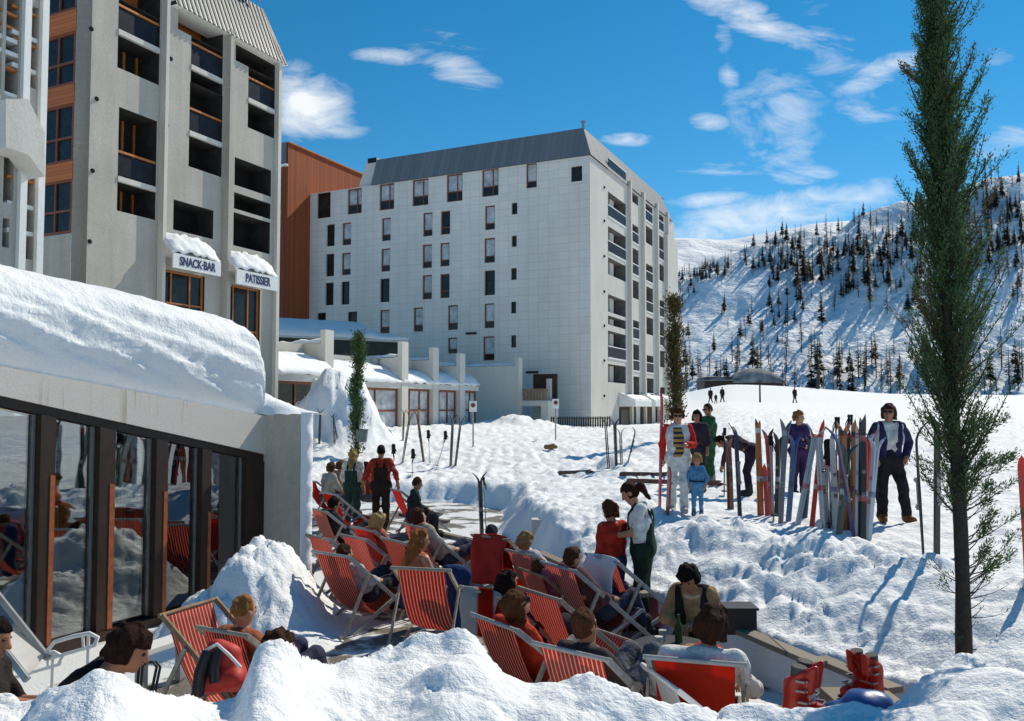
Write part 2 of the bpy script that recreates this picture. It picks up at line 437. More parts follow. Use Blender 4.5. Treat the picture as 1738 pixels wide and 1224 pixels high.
# bearing (u, v), half sizes, tilt (deg), strength, noise used
CL = [(520, 180, 95, 62, 25, 1.12, 0), (560, 222, 70, 16, 0, .8, 1), (665, 97, 80, 16, 5, .85, 1), (772, 118, 90, 30, 22, .85, 1), (1066, 237, 50, 13, 0, .95, 0), (760, 70, 120, 40, 10, .55, 1),
      (1320, 200, 100, 100, 40, .84, 0), (1290, 36, 190, 30, 24, .90, 1), (1400, 75, 60, 110, -25, .72, 1), (1340, 355, 190, 34, -9, 1.05, 0), (1270, 388, 150, 26, -5, .95, 1),
      (1205, 338, 75, 15, -4, .92, 0), (1365, 296, 60, 22, -6, .82, 1), (1205, 208, 44, 18, 0, .85, 0), (1500, 122, 100, 24, -22, .85, 1), (1720, 235, 90, 34, -20, .75, 1), (1235, 120, 22, 120, -6, .66, 1), (650, 272, 45, 12, 0, .6, 0), (1210, 290, 110, 60, 0, .6, 1), (1480, 200, 90, 60, 30, .6, 1), (1700, 110, 80, 60, 40, .55, 1)]
tot = None
for (u, v, su, sv, tilt, st, kind) in CL:
    r = ray(u, v); cx, cz = r[0]/r[1], r[2]/r[1]
    m_ = N(wt, 'ShaderNodeMapping', vector_type='TEXTURE')
    m_.inputs['Location'].default_value = (cx, cz, 0); m_.inputs['Rotation'].default_value = (0, 0, -R(tilt)); m_.inputs['Scale'].default_value = (su/F, sv/F, 1)
    wt.links.new(cmb.outputs[0], m_.inputs[0])
    d = N(wt, 'ShaderNodeVectorMath', operation='LENGTH'); wt.links.new(m_.outputs[0], d.inputs[0])
    k = ramp(wt, mp(wt, d.outputs['Value'], .5), [(0, 1), (.35, .75), (.75, .25), (1, 0)])
    k = mp(wt, k, st)
    k = mp(wt, mp(wt, mp(wt, (nA, nB)[kind], k, 'MULTIPLY'), 2.9), -.72 if kind else -.8, 'ADD', True)
    tot = k if tot is None else mp(wt, tot, k, 'MAXIMUM')
tot = mp(wt, tot, 1.0, 'MULTIPLY', True)
up = mp(wt, sx.outputs[1], .1, 'GREATER_THAN'); tot = mp(wt, mp(wt, tot, up), .88)
cc = mixc(wt, tot, hs.outputs[0], (9.6, 9.7, 9.6)); wt.links.new(cc, bg.inputs['Color'])
S.view_settings.view_transform = 'Standard'; S.view_settings.look = 'None'; S.view_settings.exposure = 0.08; S.view_settings.gamma = 1
# ---------------------------------------------------------------- noise
_prm = np.random.RandomState(3).permutation(512)
def pnoise(x, y, seed=0):
    x = np.asarray(x, float)+seed*17.3; y = np.asarray(y, float)+seed*9.1
    xi, yi = np.floor(x).astype(int), np.floor(y).astype(int); fx, fy = x-xi, y-yi
    ux, uy = fx*fx*fx*(fx*(fx*6-15)+10), fy*fy*fy*(fy*(fy*6-15)+10)
    def g(i, j, dx, dy):
        h = _prm[(_prm[i & 511]+j) & 511]*(2*PI/512); return np.cos(h)*dx+np.sin(h)*dy
    a = g(xi, yi, fx, fy); b = g(xi+1, yi, fx-1, fy); c = g(xi, yi+1, fx, fy-1); d = g(xi+1, yi+1, fx-1, fy-1)
    return (a+(b-a)*ux+(c-a+(d-c-b+a)*ux)*uy)*1.5
def fbm(x, y, o=4, seed=0, gain=.5, billow=False):
    t = 0; am = 1; q = 0
    for i in range(o):
        n = pnoise(x*2**i, y*2**i, seed+i*3); t = t+am*(np.abs(n)*2-.5 if billow else n); q += am; am *= gain
    return t/q
def clods(x, y, seed=0, rmin=.5, rmax=.85):
    x = np.asarray(x, float)+seed*13.7; y = np.asarray(y, float)+seed*7.9
    xi, yi = np.floor(x).astype(int), np.floor(y).astype(int); out = np.zeros(x.shape)
    for i in (-1, 0, 1):
        for j in (-1, 0, 1):
            h = _prm[(_prm[(xi+i) & 511]+yi+j) & 511]; h2 = _prm[(h*7+3) & 511]; h3 = _prm[(h*3+101) & 511]; h4 = _prm[(h*5+57) & 511]
            dx = x-(xi+i+h/511.); dy = y-(yi+j+h2/511.); r = rmin+(rmax-rmin)*h3/511.
            out = np.maximum(out, (.25+.75*h4/511.)*np.sqrt(np.maximum(0, 1-(dx*dx+dy*dy)/(r*r))))
    return out
def sstep(a, b, x):
    t = np.clip((x-a)/(b-a), 0, 1); return t*t*(3-2*t)
# ---------------------------------------------------------------- the snow ground
YT = np.array([0, 5, 8, 12, 16, 20, 24, 28, 35, 45, 60, 80, 110, 150, 185])
AT = np.array([-1.2, -.7, -.3, -.1, .1, .19, .27, .5, .8, 1.4])
ZT = np.array([
 [0, 0, -.2, -.4, -.4, -.4, -.4, -.3, .0, .5, .8, 1, 1.5, 3, 3],
 [0, 0, -.2, -.4, -.4, -.4, -.4, -.3, .0, .5, .8, 1, 1.5, 3, 3],
 [0, 0, -.2, -.4, -.4, -.4, -.4, -.35, .05, .6, .85, 1, 1.5, 3, 3],
 [0, 0, -.2, -.4, -.4, -.4, -.38, -.34, .05, .55, .8, 1, 1.5, 3, 3],
 [0, -.1, -.15, -.15, -.15, -.15, -.22, -.22, .1, .35, .4, .3, 2.2, 5, 5],
 [0, -.1, -.1, -.05, -.05, -.05, 0, .05, .3, .6, .5, .3, 2.0, 4.5, 5],
 [0, -.1, -.05, 0, 0, .05, .1, .15, .45, .85, 1.3, 1.9, 2.8, 6.2, 5.8],
 [0, 0, 0, 0, 0, .0, .05, .1, .3, .6, .9, 1.4, 2.3, 4.4, 4.2],
 [0, .1, .05, 0, 0, .0, .05, .1, .3, .6, .9, 1.3, 2.0, 4.0, 4.0],
 [0, .1, .05, 0, 0, .0, .05, .1, .3, .6, .9, 1.3, 2.0, 4.0, 4.0]])
PATIO = np.array([(3.5, 4.6), (2.95, 6.55), (2.26, 8.3), (1.03, 11), (.38, 14.7), (-.15, 18), (-.1, 21.5), (-1.5, 23.3), (-4, 23.6), (-8, 22), (-12, 14), (-9, 6), (-5, 3.6), (-2.5, 4.4), (-1.2, 5.0), (.2, 5.2), (1.2, 5.0), (2.2, 4.7)])
def poly_sd(x, y, poly):
    d = np.full(x.shape, 1e9); ins = np.zeros(x.shape, bool); n = len(poly)
    for i in range(n):
        ax, ay = poly[i]; bx, by = poly[(i+1) % n]; ex, ey = bx-ax, by-ay
        t = np.clip(((x-ax)*ex+(y-ay)*ey)/(ex*ex+ey*ey), 0, 1)
        d = np.minimum(d, np.hypot(x-ax-t*ex, y-ay-t*ey))
        c = ((ay > y) != (by > y)) & (x < (bx-ax)*(y-ay)/((by-ay) if by != ay else 1e-9)+ax); ins ^= c
    return np.where(ins, -d, d)
BANK = [(-400, 1150, 3.4), (0, 1166, 3.5), (60, 1160, 3.5), (120, 1150, 3.5), (165, 1138, 3.5), (215, 1150, 3.55), (250, 1166, 3.7), (340, 1174, 4.1), (405, 1172, 4.2), (420, 1120, 4.25), (430, 1082, 4.3), (452, 1070, 4.32), (485, 1072, 4.35), (508, 1100, 4.5), (530, 1118, 4.8),
        (560, 1124, 5.1), (600, 1108, 5.2), (640, 1092, 5.4), (700, 1066, 5.5), (745, 1068, 5.5), (785, 1050, 5.5), (805, 1046, 5.5), (830, 1090, 5.4), (860, 1120, 5.3), (900, 1152, 5.1), (950, 1152, 5.0), (1000, 1148, 4.95), (1060, 1165, 4.9), (1120, 1192, 4.8), (1180, 1203, 4.8), (1240, 1190, 4.85), (1300, 1198, 4.85),
        (1380, 1212, 4.9), (1440, 1200, 4.9), (1500, 1192, 5.0), (1540, 1165, 5.1), (1580, 1120, 5.3), (1620, 1095, 5.4), (1670, 1072, 5.5), (1738, 1048, 5.6), (1900, 1020, 5.7), (2300, 1000, 5.8)]
BU = np.array([b[0] for b in BANK], float); BD = np.array([b[2] for b in BANK]); BZ = np.array([P(*b).z for b in BANK])
BU2 = np.linspace(-400, 2300, 271); _k = np.exp(-np.linspace(-2.2, 2.2, 5)**2*.5)
BZ_ = np.interp(BU2, BU, BZ); BD_ = np.interp(BU2, BU, BD); _k /= _k.sum()
BZ2 = np.convolve(np.pad(BZ_, 10, mode='edge'), np.ones(17)/17, 'same')[10:-10]; BZ1 = np.convolve(np.pad(BZ_, 2, mode='edge'), _k, 'valid'); BD1 = np.convolve(np.pad(BD_, 2, mode='edge'), _k, 'valid')
def ground(X, Y, detail=True):
    X = np.atleast_1d(np.asarray(X, float)); Y = np.atleast_1d(np.asarray(Y, float)); a = X/np.maximum(Y, .5)
    # base table, smooth bilinear
    yi = np.clip(np.searchsorted(YT, Y)-1, 0, len(YT)-2); fy = np.clip((Y-YT[yi])/(YT[yi+1]-YT[yi]), 0, 1)
    ai = np.clip(np.searchsorted(AT, a)-1, 0, len(AT)-2); fa = np.clip((a-AT[ai])/(AT[ai+1]-AT[ai]), 0, 1)
    fy2, fa2 = fy, fa*fa*(3-2*fa)
    z = ZT[ai, yi]*(1-fa2)*(1-fy2)+ZT[ai+1, yi]*fa2*(1-fy2)+ZT[ai, yi+1]*(1-fa2)*fy2+ZT[ai+1, yi+1]*fa2*fy2
    sd = poly_sd(X, Y, PATIO)
    if detail: sd = sd+.18*fbm(X*1.3, Y*1.3, 3, 5)
    near = sstep(.0, .1, a)*(1-sstep(11, 15, Y))
    z = z-near*(.46*(1-sstep(.1, 1.9, sd)))
    pin = 1-sstep(-.25+.2*near, .55-.35*near, sd)
    z = z*(1-pin)+(-.95)*pin
    def bump(px, py, h, rx, ry, pw=1): return h*np.exp(-(((X-px)/rx)**2+((Y-py)/ry)**2)**pw)
    pile = bump(-2.90, 10.1, .98, .60, .80)+bump(-3.35, 9.2, .50, .6, .5)+bump(-2.65, 9.3, .30, .45, .6)
    sh = bump(-8.1, 38, 2.35, 1.75, 2.0, 1.25)+bump(-9.1, 38.5, .6, 1.0, 2)+bump(-6.7, 37.6, .7, .9, 1.5)+bump(.6, 57, .55, 2.2, 2)+bump(3, 24.5, .35, 1.0, 1.5)
    z = z+pile+sh
    z = z+bump(15, 128, 2.3, 6, 10)+bump(.235*112+7, 140, 1.5, 9, 10)*0
    # chunky ploughed snow beyond the terrace edge
    ch = np.exp(-((sd-1.6)/1.0)**2)*sstep(.3, .9, sd)*(.25+.75*sstep(-.35, .25, pnoise(X*.7, Y*.55, 19)))*sstep(.05, .16, a)*(1-sstep(15, 18, Y))*sstep(6.2, 7.5, Y)
    z = z+ch*.05
    # foreground bank
    u = 869+1400*a*1.017
    dc = np.interp(u, BU2, BD1); zc = np.interp(u, BU2, BZ1)-.03
    if detail: dc = dc+.12*fbm(X*2, Y*2, 2, 9)
    zs = np.interp(u, BU2, BZ2); zl = zs+(zc-zs)*np.exp(-((dc-Y)/.55)**2)
    bz = np.where(Y < dc, zl-.14*(dc-Y), zc-(Y-dc)*1.5-.25*sstep(0, .3, Y-dc))
    isb = sstep(-.05, .12, bz-z); z = np.maximum(z, bz)
    if detail:
        amp = .012+.03*sstep(6, 14, Y)
        z = z+amp*fbm(X*1.2, Y*1.2, 4, 1)*(1-pin*.6)
        z = z+out0(sd)*(.042*fbm(X*.8, Y*.8, 3, 91)+.036*np.minimum(np.abs(pnoise(X*2.1, Y*1.5, 93))*2, 1)-.03*clods(X*1.6, Y*1.1, 95, .25, .4)*sstep(-.1, .3, pnoise(X*.35, Y*.25, 97))-.012)*(1+sstep(12, 30, Y)*1.8)*(1-sstep(60, 90, Y))
        out = sstep(.15, .5, sd)*(1-sstep(22, 40, Y))
        z = z+out*(.035*fbm(X*2.6, Y*2.6, 3, 2, .55)-.03*np.maximum(0, fbm(X*3.1, Y*3.1, 2, 4))*1.2)
        wx = X+.12*pnoise(X*3, Y*3, 7)+.03*pnoise(X*9, Y*9, 5); wy = Y+.12*pnoise(X*3, Y*3, 8)+.03*pnoise(X*9, Y*9, 6)
        c1 = clods(wx*1.7, wy*1.3, 11); c2 = clods(wx*3.8, wy*3.4, 13); c3 = clods(wx*8, wy*8, 15)
        z = z+ch*(.15*c1+.17*c2+.075*c3+.025*fbm(X*14, Y*14, 3, 17)-.06)
        eg = np.exp(-((sd-.55)/.5)**2)*(1-sstep(20, 24, Y))*sstep(5, 6.5, Y)*(1-ch)
        z = z+eg*(.13*c1+.08*c2+.04*c3-.06)
        pl_ = np.minimum(pile, .6)+np.minimum(sh, 1.2)*.0
        z = z+pl_*(.22*c1+.16*c2+.07*c3-.14)
        z = z+np.minimum(sh, 1.2)*(  .75*clods(X*.8+.2*pnoise(X*2, Y*2, 3), Y*.8, 61)+.32*clods(X*1.9, Y*1.9, 63)-.3)
        wx = X+.10*pnoise(X*3, Y*3, 27)+.03*pnoise(X*9, Y*9, 25); wy = Y+.10*pnoise(X*3, Y*3, 28)+.03*pnoise(X*9, Y*9, 26)
        w = isb*(Y > 1.2)
        z = z+w*(.15*clods(wx*1.35, wy*1.35, 21)-.08+.060*clods(wx*3.1, wy*3.1, 31)*sstep(-.3, .35, pnoise(X*.9, Y*.9, 37))+.012*clods(wx*9, wy*9, 35)+.006*fbm(X*18, Y*18, 3, 33))
        z = z+np.minimum(pile, .5)*.32*fbm(X*3.2, Y*3.2, 4, 41, .6)+np.minimum(sh, 1)*.75*fbm(X*.9, Y*.9, 4, 43, .6)
        z = z-.05*sstep(.62, .75, pnoise(X*1.1, Y*.8, 51)*.5+.5)*sstep(20, 26, Y)*(1-sstep(40, 55, Y))
    return z
def out0(sd): return sstep(.2, .6, sd)
def gz(x, y): return float(ground([x], [y])[0])
def on_ground(u, v, d0=3.0, d1=170):      # where the line of sight meets the snow
    r = ray(u, v); ds = np.geomspace(d0, d1, 900); k = ds/r[1]
    zz = CZ+r[2]*k; g = ground(r[0]*k, ds)
    i = np.argmax(zz <= g) if (zz <= g).any() else len(ds)-1
    return Vector((r[0]*k[i], ds[i], float(g[i])))
def snow_sheet():
    uu = np.concatenate([np.linspace(-900, -100, 40, endpoint=False), np.linspace(-100, 1840, 560), np.linspace(1844, 2700, 40)])
    dd = np.concatenate([np.geomspace(1.2, 16, 420, endpoint=False), np.geomspace(16, 60, 150, endpoint=False), np.geomspace(60, 185, 60)])
    A = (uu-869)/1400
    X = A[None, :]*dd[:, None]; Y = np.repeat(dd[:, None], len(uu), 1)
    Z = ground(X.ravel(), Y.ravel()).reshape(X.shape)
    n = X.shape; vs = np.stack([X.ravel(), Y.ravel(), Z.ravel()], 1)
    i = np.arange(n[0]*n[1]).reshape(n); fs = np.stack([i[:-1, :-1].ravel(), i[:-1, 1:].ravel(), i[1:, 1:].ravel(), i[1:, :-1].ravel()], 1)
    me = bpy.data.meshes.new('snow_ground'); me.from_pydata(vs.tolist(), [], fs.tolist()); me.materials.append(m_snow)
    me.polygons.foreach_set('use_smooth', [True]*len(fs)); me.update()
    o = bpy.data.objects.new('snow_ground', me); COL.objects.link(o); tag(o, kind='structure')
snow_sheet()
b_ = MB(); b_.add([(-3000, -500, -2.2), (3000, -500, -2.2), (3000, 2500, -2.2), (-3000, 2500, -2.2)], [(0, 1, 2, 3)])
tag(b_.build('valley_ground', m_hill), kind='structure')
def patio_mat():
    m, nt, b = newmat('wet terrace gravel'); co = coords(nt)
    n = noi(nt, co, 1.1, 5); g = noi(nt, co, 30, 3, .8)
    c = mixc(nt, ramp(nt, g, [(.35, 0), (.65, 1)]), (.07, .06, .05), (.20, .18, .155))
    c = mixc(nt, ramp(nt, n, [(.45, 0), (.51, 1)]), c, (.72, .74, .76))
    nt.links.new(c, b.inputs['Base Color']); b.inputs['Roughness'].default_value = .7; bumpit(nt, b, g, .5, .02); return m
m_patio = patio_mat()
b_ = MB(); b_.add([(x, y, -.9) for x, y in PATIO], [tuple(range(len(PATIO)))])
tag(b_.build('terrace_floor', m_patio), kind='structure')
# ---------------------------------------------------------------- hillside
RU = np.array([-400, 600, 900, 1060, 1147, 1200, 1260, 1313, 1376, 1425, 1457, 1500, 1558, 1640, 1690, 1738, 2000, 2600], float)
RV = np.array([520, 500, 490, 480, 466, 446, 420, 401, 386, 389, 361, 352, 339, 318, 300, 290, 262, 250], float)
def hill_pt(u, t):
    u = np.asarray(u, float); t = np.asarray(t, float); a = (u-869)/1400
    rv = np.interp(u, RU, RV)+4*fbm(u/60, u*0+3, 3, 61)
    dr = 322+0*u; zr = CZ+(695-rv)/1400*dr
    db = 215.0
    Y = db+(dr-db)*np.minimum(t, 1)+np.maximum(t-1, 0)*220
    prof = np.where(t < 1, t**1.15*.96+.04*t, 1)
    z = 3.2+(zr-3.2)*prof+np.where(t > 1, (t-1)*6-8*np.maximum(t-1.05, 0)*10, 0)
    X = a*Y
    ph = R(38); al = np.cos(ph)*X+np.sin(ph)*z; ac = -np.sin(ph)*X+np.cos(ph)*z
    w = sstep(0, .12, t)*(1-sstep(.9, 1.05, t)*.5)
    z = z+w*(1.9*np.abs(fbm(ac/9, al/70, 3, 71, .55))*2-.8+3.0*fbm(X/40, z/25, 3, 75)+.9*fbm(X/8, z/6, 3, 77))
    return X, Y, z
def strip_mesh(name, fn, us, ts, mat):
    U, T = np.meshgrid(us, ts); X, Y, Z = fn(U.ravel(), T.ravel()); n = U.shape
    i = np.arange(n[0]*n[1]).reshape(n); fs = np.stack([i[:-1, :-1].ravel(), i[:-1, 1:].ravel(), i[1:, 1:].ravel(), i[1:, :-1].ravel()], 1)
    me = bpy.data.meshes.new(name); me.from_pydata(np.stack([X, Y, Z], 1).tolist(), [], fs.tolist()); me.materials.append(mat)
    me.polygons.foreach_set('use_smooth', [True]*len(fs)); me.update()
    o = bpy.data.objects.new(name, me); COL.objects.link(o); return tag(o, kind='structure')
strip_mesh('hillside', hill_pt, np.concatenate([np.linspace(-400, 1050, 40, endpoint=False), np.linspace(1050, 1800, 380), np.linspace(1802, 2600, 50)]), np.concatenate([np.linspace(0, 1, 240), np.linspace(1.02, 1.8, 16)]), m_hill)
FU = np.array([-400, 900, 1100, 1147, 1228, 1256, 1327, 1390, 1440, 1500, 1800, 2600], float); FV = np.array([430, 420, 401, 402, 405, 403, 389, 377, 372, 372, 400, 420], float)
def far_pt(u, t):
    a = (u-869)/1400; rv = np.interp(u, FU, FV)+2*fbm(u/35, u*0+1, 3, 81); dr = 900.; zr = CZ+(695-rv)/1400*dr
    Y = 480+(dr-480)*np.minimum(t, 1)+np.maximum(t-1, 0)*300; z = 20+(zr-20)*np.where(t < 1, t**.8, 1)-np.maximum(t-1, 0)*40; X = a*Y
    return X, Y, z+12*sstep(0, .2, t)*(1-sstep(.85, 1, t))*fbm(X/70, Y/70, 4, 83)
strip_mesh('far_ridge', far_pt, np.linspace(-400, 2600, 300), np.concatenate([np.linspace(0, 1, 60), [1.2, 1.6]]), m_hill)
# trees of the hillside: six grown kinds, then individual copies
def far_conifer(seed, dense, h=8.0):
    rg = random.Random(seed); b = MB()
    b.tube([(0, 0, -.6), (0, 0, h*.5), (rg.uniform(-.1, .1), 0, h)], [.14, .09, .02], 5, 0)
    nl = int(22*dense)+10
    z0 = h*rg.uniform(.08, .25)
    for i in range(nl):
        t = (i+rg.random())/nl; z = z0+(h-z0)*t
        rr = (h*(.15 if dense < 1 else .19))*(1-t)**.8*rg.uniform(.6, 1.15)+.12
        for k in range(4 if dense < 1 else 6):
            a = rg.uniform(0, 2*PI); r2 = rr*rg.uniform(.5, 1.1); dz = -r2*rg.uniform(.1, .5)
            c, s_ = math.cos(a), math.sin(a); w = r2*rg.uniform(.12, .26)*(1 if dense < 1 else 1.7)
            b.add([(0, 0, z), (c*r2*.6-s_*w, s_*r2*.6+c*w, z+dz*.5), (c*r2, s_*r2, z+dz), (c*r2*.6+s_*w, s_*r2*.6-c*w, z+dz*.5-w*.7)], [(0, 1, 2, 3)], 1)
    o = b.build('hill_conifer', [m_bark, m_larch if dense < 1 else m_needle_far]); o.location = (0, 0, 0)
    me = o.data; zmin = min(v.co.z for v in me.vertices)
    for v in me.vertices: v.co.z += -.6-zmin
    return o
protos = [far_conifer(i, d) for i, d in enumerate([.5, .8, .9, 1.25, 1.6, 1.1])]
rg = random.Random(11); spots = []
def dens(u, v):
    ln = 470-(u-1147)*.42      # band below the ridge line on the left
    rv = np.interp(u, RU, RV); q = .03
    if u < 1340: q += 1.0*math.exp(-((v-rv-26)/20)**2)
    if 1300 < u < 1580: q += 1.0*math.exp(-((v-452-(1440-u)*.12)/52)**2)*min(1, (u-1290)/60)
    if u > 1560: q += .9*math.exp(-((v-385)/75)**2)
    q += 1.15*sstep(596, 630, v)
    q += .25*math.exp(-((u-1290)/60)**2-((v-560)/40)**2)
    return float(q)
tries = 0
while len(spots) < 292 and tries < 60000:
    tries += 1
    u = rg.uniform(1140, 1745); t = rg.uniform(.0, 1.0)
    X, Y, Z = hill_pt(np.array([u]), np.array([t])); X, Y, Z = float(X[0]), float(Y[0]), float(Z[0])
    v = 695-(Z-CZ)/Y*1400
    if rg.random() > dens(u, v): continue
    if any(abs(u-s[0]) < 5 and abs(v-s[1]) < 7 for s in spots): continue
    spots.append((u, v, X, Y, Z))
for i, (u, v, X, Y, Z) in enumerate(spots):
    near = v > 600
    kind = rg.choice([0, 1, 1, 2, 5]) if near else rg.choice([0, 1, 2, 2, 3, 4, 5])
    src = protos[kind]; o = src.copy(); COL.objects.link(o)
    o.location = (X, Y, Z); s = (rg.uniform(.8, 1.5) if near else rg.uniform(.55, 1.3)*(.65 if u < 1330 else 1)); o.scale = (s, s, s*rg.uniform(.9, 1.15)); o.rotation_euler = (0, 0, rg.uniform(0, 6))
    if v > 600: tag(o, 'bare slender larch at the foot of the snowy hillside', 'tree', 'larches at the foot of the hillside')
    elif u > 1590: tag(o, 'small dark conifer on the steep snowy slope right of the tall foreground conifer', 'tree', 'conifers on the right of the slope')
    elif u < 1330: tag(o, 'small dark conifer in the line along the left ridge of the snowy slope', 'tree', 'conifers along the left ridge')
    else: tag(o, 'dark conifer on the middle of the snowy slope left of the tall foreground conifer', 'tree', 'conifers on the middle of the slope')
# the far wood beyond the nearest three hundred trees: one mass
wv = []; wf = []; wm = []; cnt = 0; tries = 0
while cnt < 330 and tries < 60000:
    tries += 1
    u = rg.uniform(1140, 1745); t = rg.uniform(.12, 1.0); X, Y, Z = (float(q[0]) for q in hill_pt(np.array([u]), np.array([t]))); v = 695-(Z-CZ)/Y*1400
    if v > 590 or rg.random() > dens(u, v): continue
    me_ = protos[rg.choice([0, 1, 2, 5, 3])].data; s = rg.uniform(.5, 1.1)*(.75 if u < 1330 else 1); n0 = len(wv); a = rg.uniform(0, 6); c_, s_ = math.cos(a), math.sin(a)
    for q in me_.vertices: wv.append((X+(q.co.x*c_-q.co.y*s_)*s, Y+(q.co.x*s_+q.co.y*c_)*s, Z+q.co.z*s))
    for pg in me_.polygons: wf.append(tuple(i_+n0 for i_ in pg.vertices)); wm.append(pg.material_index)
    cnt += 1
me_ = bpy.data.meshes.new('hillside_wood'); me_.from_pydata(wv, [], wf); me_.materials.append(m_bark); me_.materials.append(m_larch); me_.polygons.foreach_set('material_index', wm); me_.update()
o = bpy.data.objects.new('hillside_wood', me_); COL.objects.link(o); tag(o, 'thin far wood of small conifers scattered over the snowy hillside', 'wood', kind='stuff')
for p_ in protos: bpy.data.objects.remove(p_)
# ---------------------------------------------------------------- buildings
class Plane:
    def __init__(s, P0, d, n): s.P0 = Vector((P0[0], P0[1], 0)); s.d = Vector(d).normalized(); s.n = Vector(n).normalized()
    def hit(s, u, v):
        r = Vector(ray(u, v)); o = Vector((0, 0, CZ)); k = (s.P0-o).dot(s.n)/r.dot(s.n); p = o+r*k
        return (p-s.P0).dot(s.d), p.z
    def rect(s, u0, u1, v0, v1):
        um, vm = (u0+u1)/2, (v0+v1)/2
        a, b = s.hit(u0, vm)[0], s.hit(u1, vm)[0]
        return (min(a, b), max(a, b), s.hit(um, v1)[1], s.hit(um, v0)[1])
    def pt(s, a, z, off=0): p = s.P0+s.d*a+s.n*off; return Vector((p.x, p.y, z))
    def box(s, b, a0, a1, z0, z1, o0, o1, m=0):
        q = [(a0, o0), (a1, o0), (a1, o1), (a0, o1)]
        pts = [s.pt(a, z0, o) for a, o in q]+[s.pt(a, z1, o) for a, o in q]
        # keep outward winding
        if s.d.cross(s.n).z < 0: pts = [pts[i] for i in (1, 0, 3, 2, 5, 4, 7, 6)]
        return b.hexa(pts, m)
    def offset(s, o): return Plane(s.P0+s.n*o, s.d, s.n)
def wall(b, pl, a0, a1, z0, z1, holes, depth, m=0, mr=None):
    """front face with rectangular openings and their reveals"""
    mr = m if mr is None else mr
    A = sorted({a0, a1, *[min(max(x, a0), a1) for h in holes for x in h[:2]]}); Z = sorted({z0, z1, *[min(max(x, z0), z1) for h in holes for x in h[2:]]})
    fl = pl.d.cross(Vector((0, 0, 1))).dot(pl.n) < 0
    def q(pts, mm): b.add(pts, [(0, 1, 2, 3) if not fl else (3, 2, 1, 0)], mm)
    def inh(a, z): return any(h[0] < a < h[1] and h[2] < z < h[3] for h in holes)
    for j in range(len(Z)-1):
        i = 0
        while i < len(A)-1:
            if inh((A[i]+A[i+1])/2, (Z[j]+Z[j+1])/2): i += 1; continue
            k = i
            while k < len(A)-1 and not inh((A[k]+A[k+1])/2, (Z[j]+Z[j+1])/2): k += 1
            q([pl.pt(A[i], Z[j]), pl.pt(A[k], Z[j]), pl.pt(A[k], Z[j+1]), pl.pt(A[i], Z[j+1])], m); i = k
    for h in holes:
        x0, x1, y0, y1 = h
        q([pl.pt(x0, y0), pl.pt(x0, y1), pl.pt(x0, y1, -depth), pl.pt(x0, y0, -depth)], mr)
        q([pl.pt(x1, y1), pl.pt(x1, y0), pl.pt(x1, y0, -depth), pl.pt(x1, y1, -depth)], mr)
        q([pl.pt(x0, y1), pl.pt(x1, y1), pl.pt(x1, y1, -depth), pl.pt(x0, y1, -depth)], mr)
        q([pl.pt(x1, y0), pl.pt(x0, y0), pl.pt(x0, y0, -depth), pl.pt(x1, y0, -depth)], mr)
    return b
def window(pl, r, root, fm, pm, inset=.12, fw=.09, mull=(), bars=(), low=None, name='window'):
    """frame (part) with one pane (sub-part) set back in an opening"""
    a0, a1, z0, z1 = r; b = MB(); o0, o1 = -inset-.07, -inset
    pl.box(b, a0, a0+fw, z0, z1, o0, o1); pl.box(b, a1-fw, a1, z0, z1, o0, o1)
    pl.box(b, a0+fw, a1-fw, z1-fw, z1, o0, o1); pl.box(b, a0+fw, a1-fw, z0, z0+fw, o0, o1)
    for t in mull: c = a0+(a1-a0)*t; pl.box(b, c-fw*.4, c+fw*.4, z0+fw, z1-fw, o0+.01, o1-.006)
    for t in bars: c = z0+(z1-z0)*t; pl.box(b, a0+fw, a1-fw, c-fw*.45, c+fw*.45, o0+.012, o1-.004)
    f = b.build(name, fm, root)
    b = MB(); zl = z0
    if low: zl = z0+(z1-z0)*low
    pl.box(b, a0+.01, a1-.01, z0+.01, z1-.01, o0-.03, o0-.005); b.build('pane', pm, f)
    if low:
        b = MB(); pl.box(b, a0+fw, a1-fw, z0+fw, zl-fw*.3, o0-.003, o0+.02); b.build('lower_panel', m_paned, f)
    return f
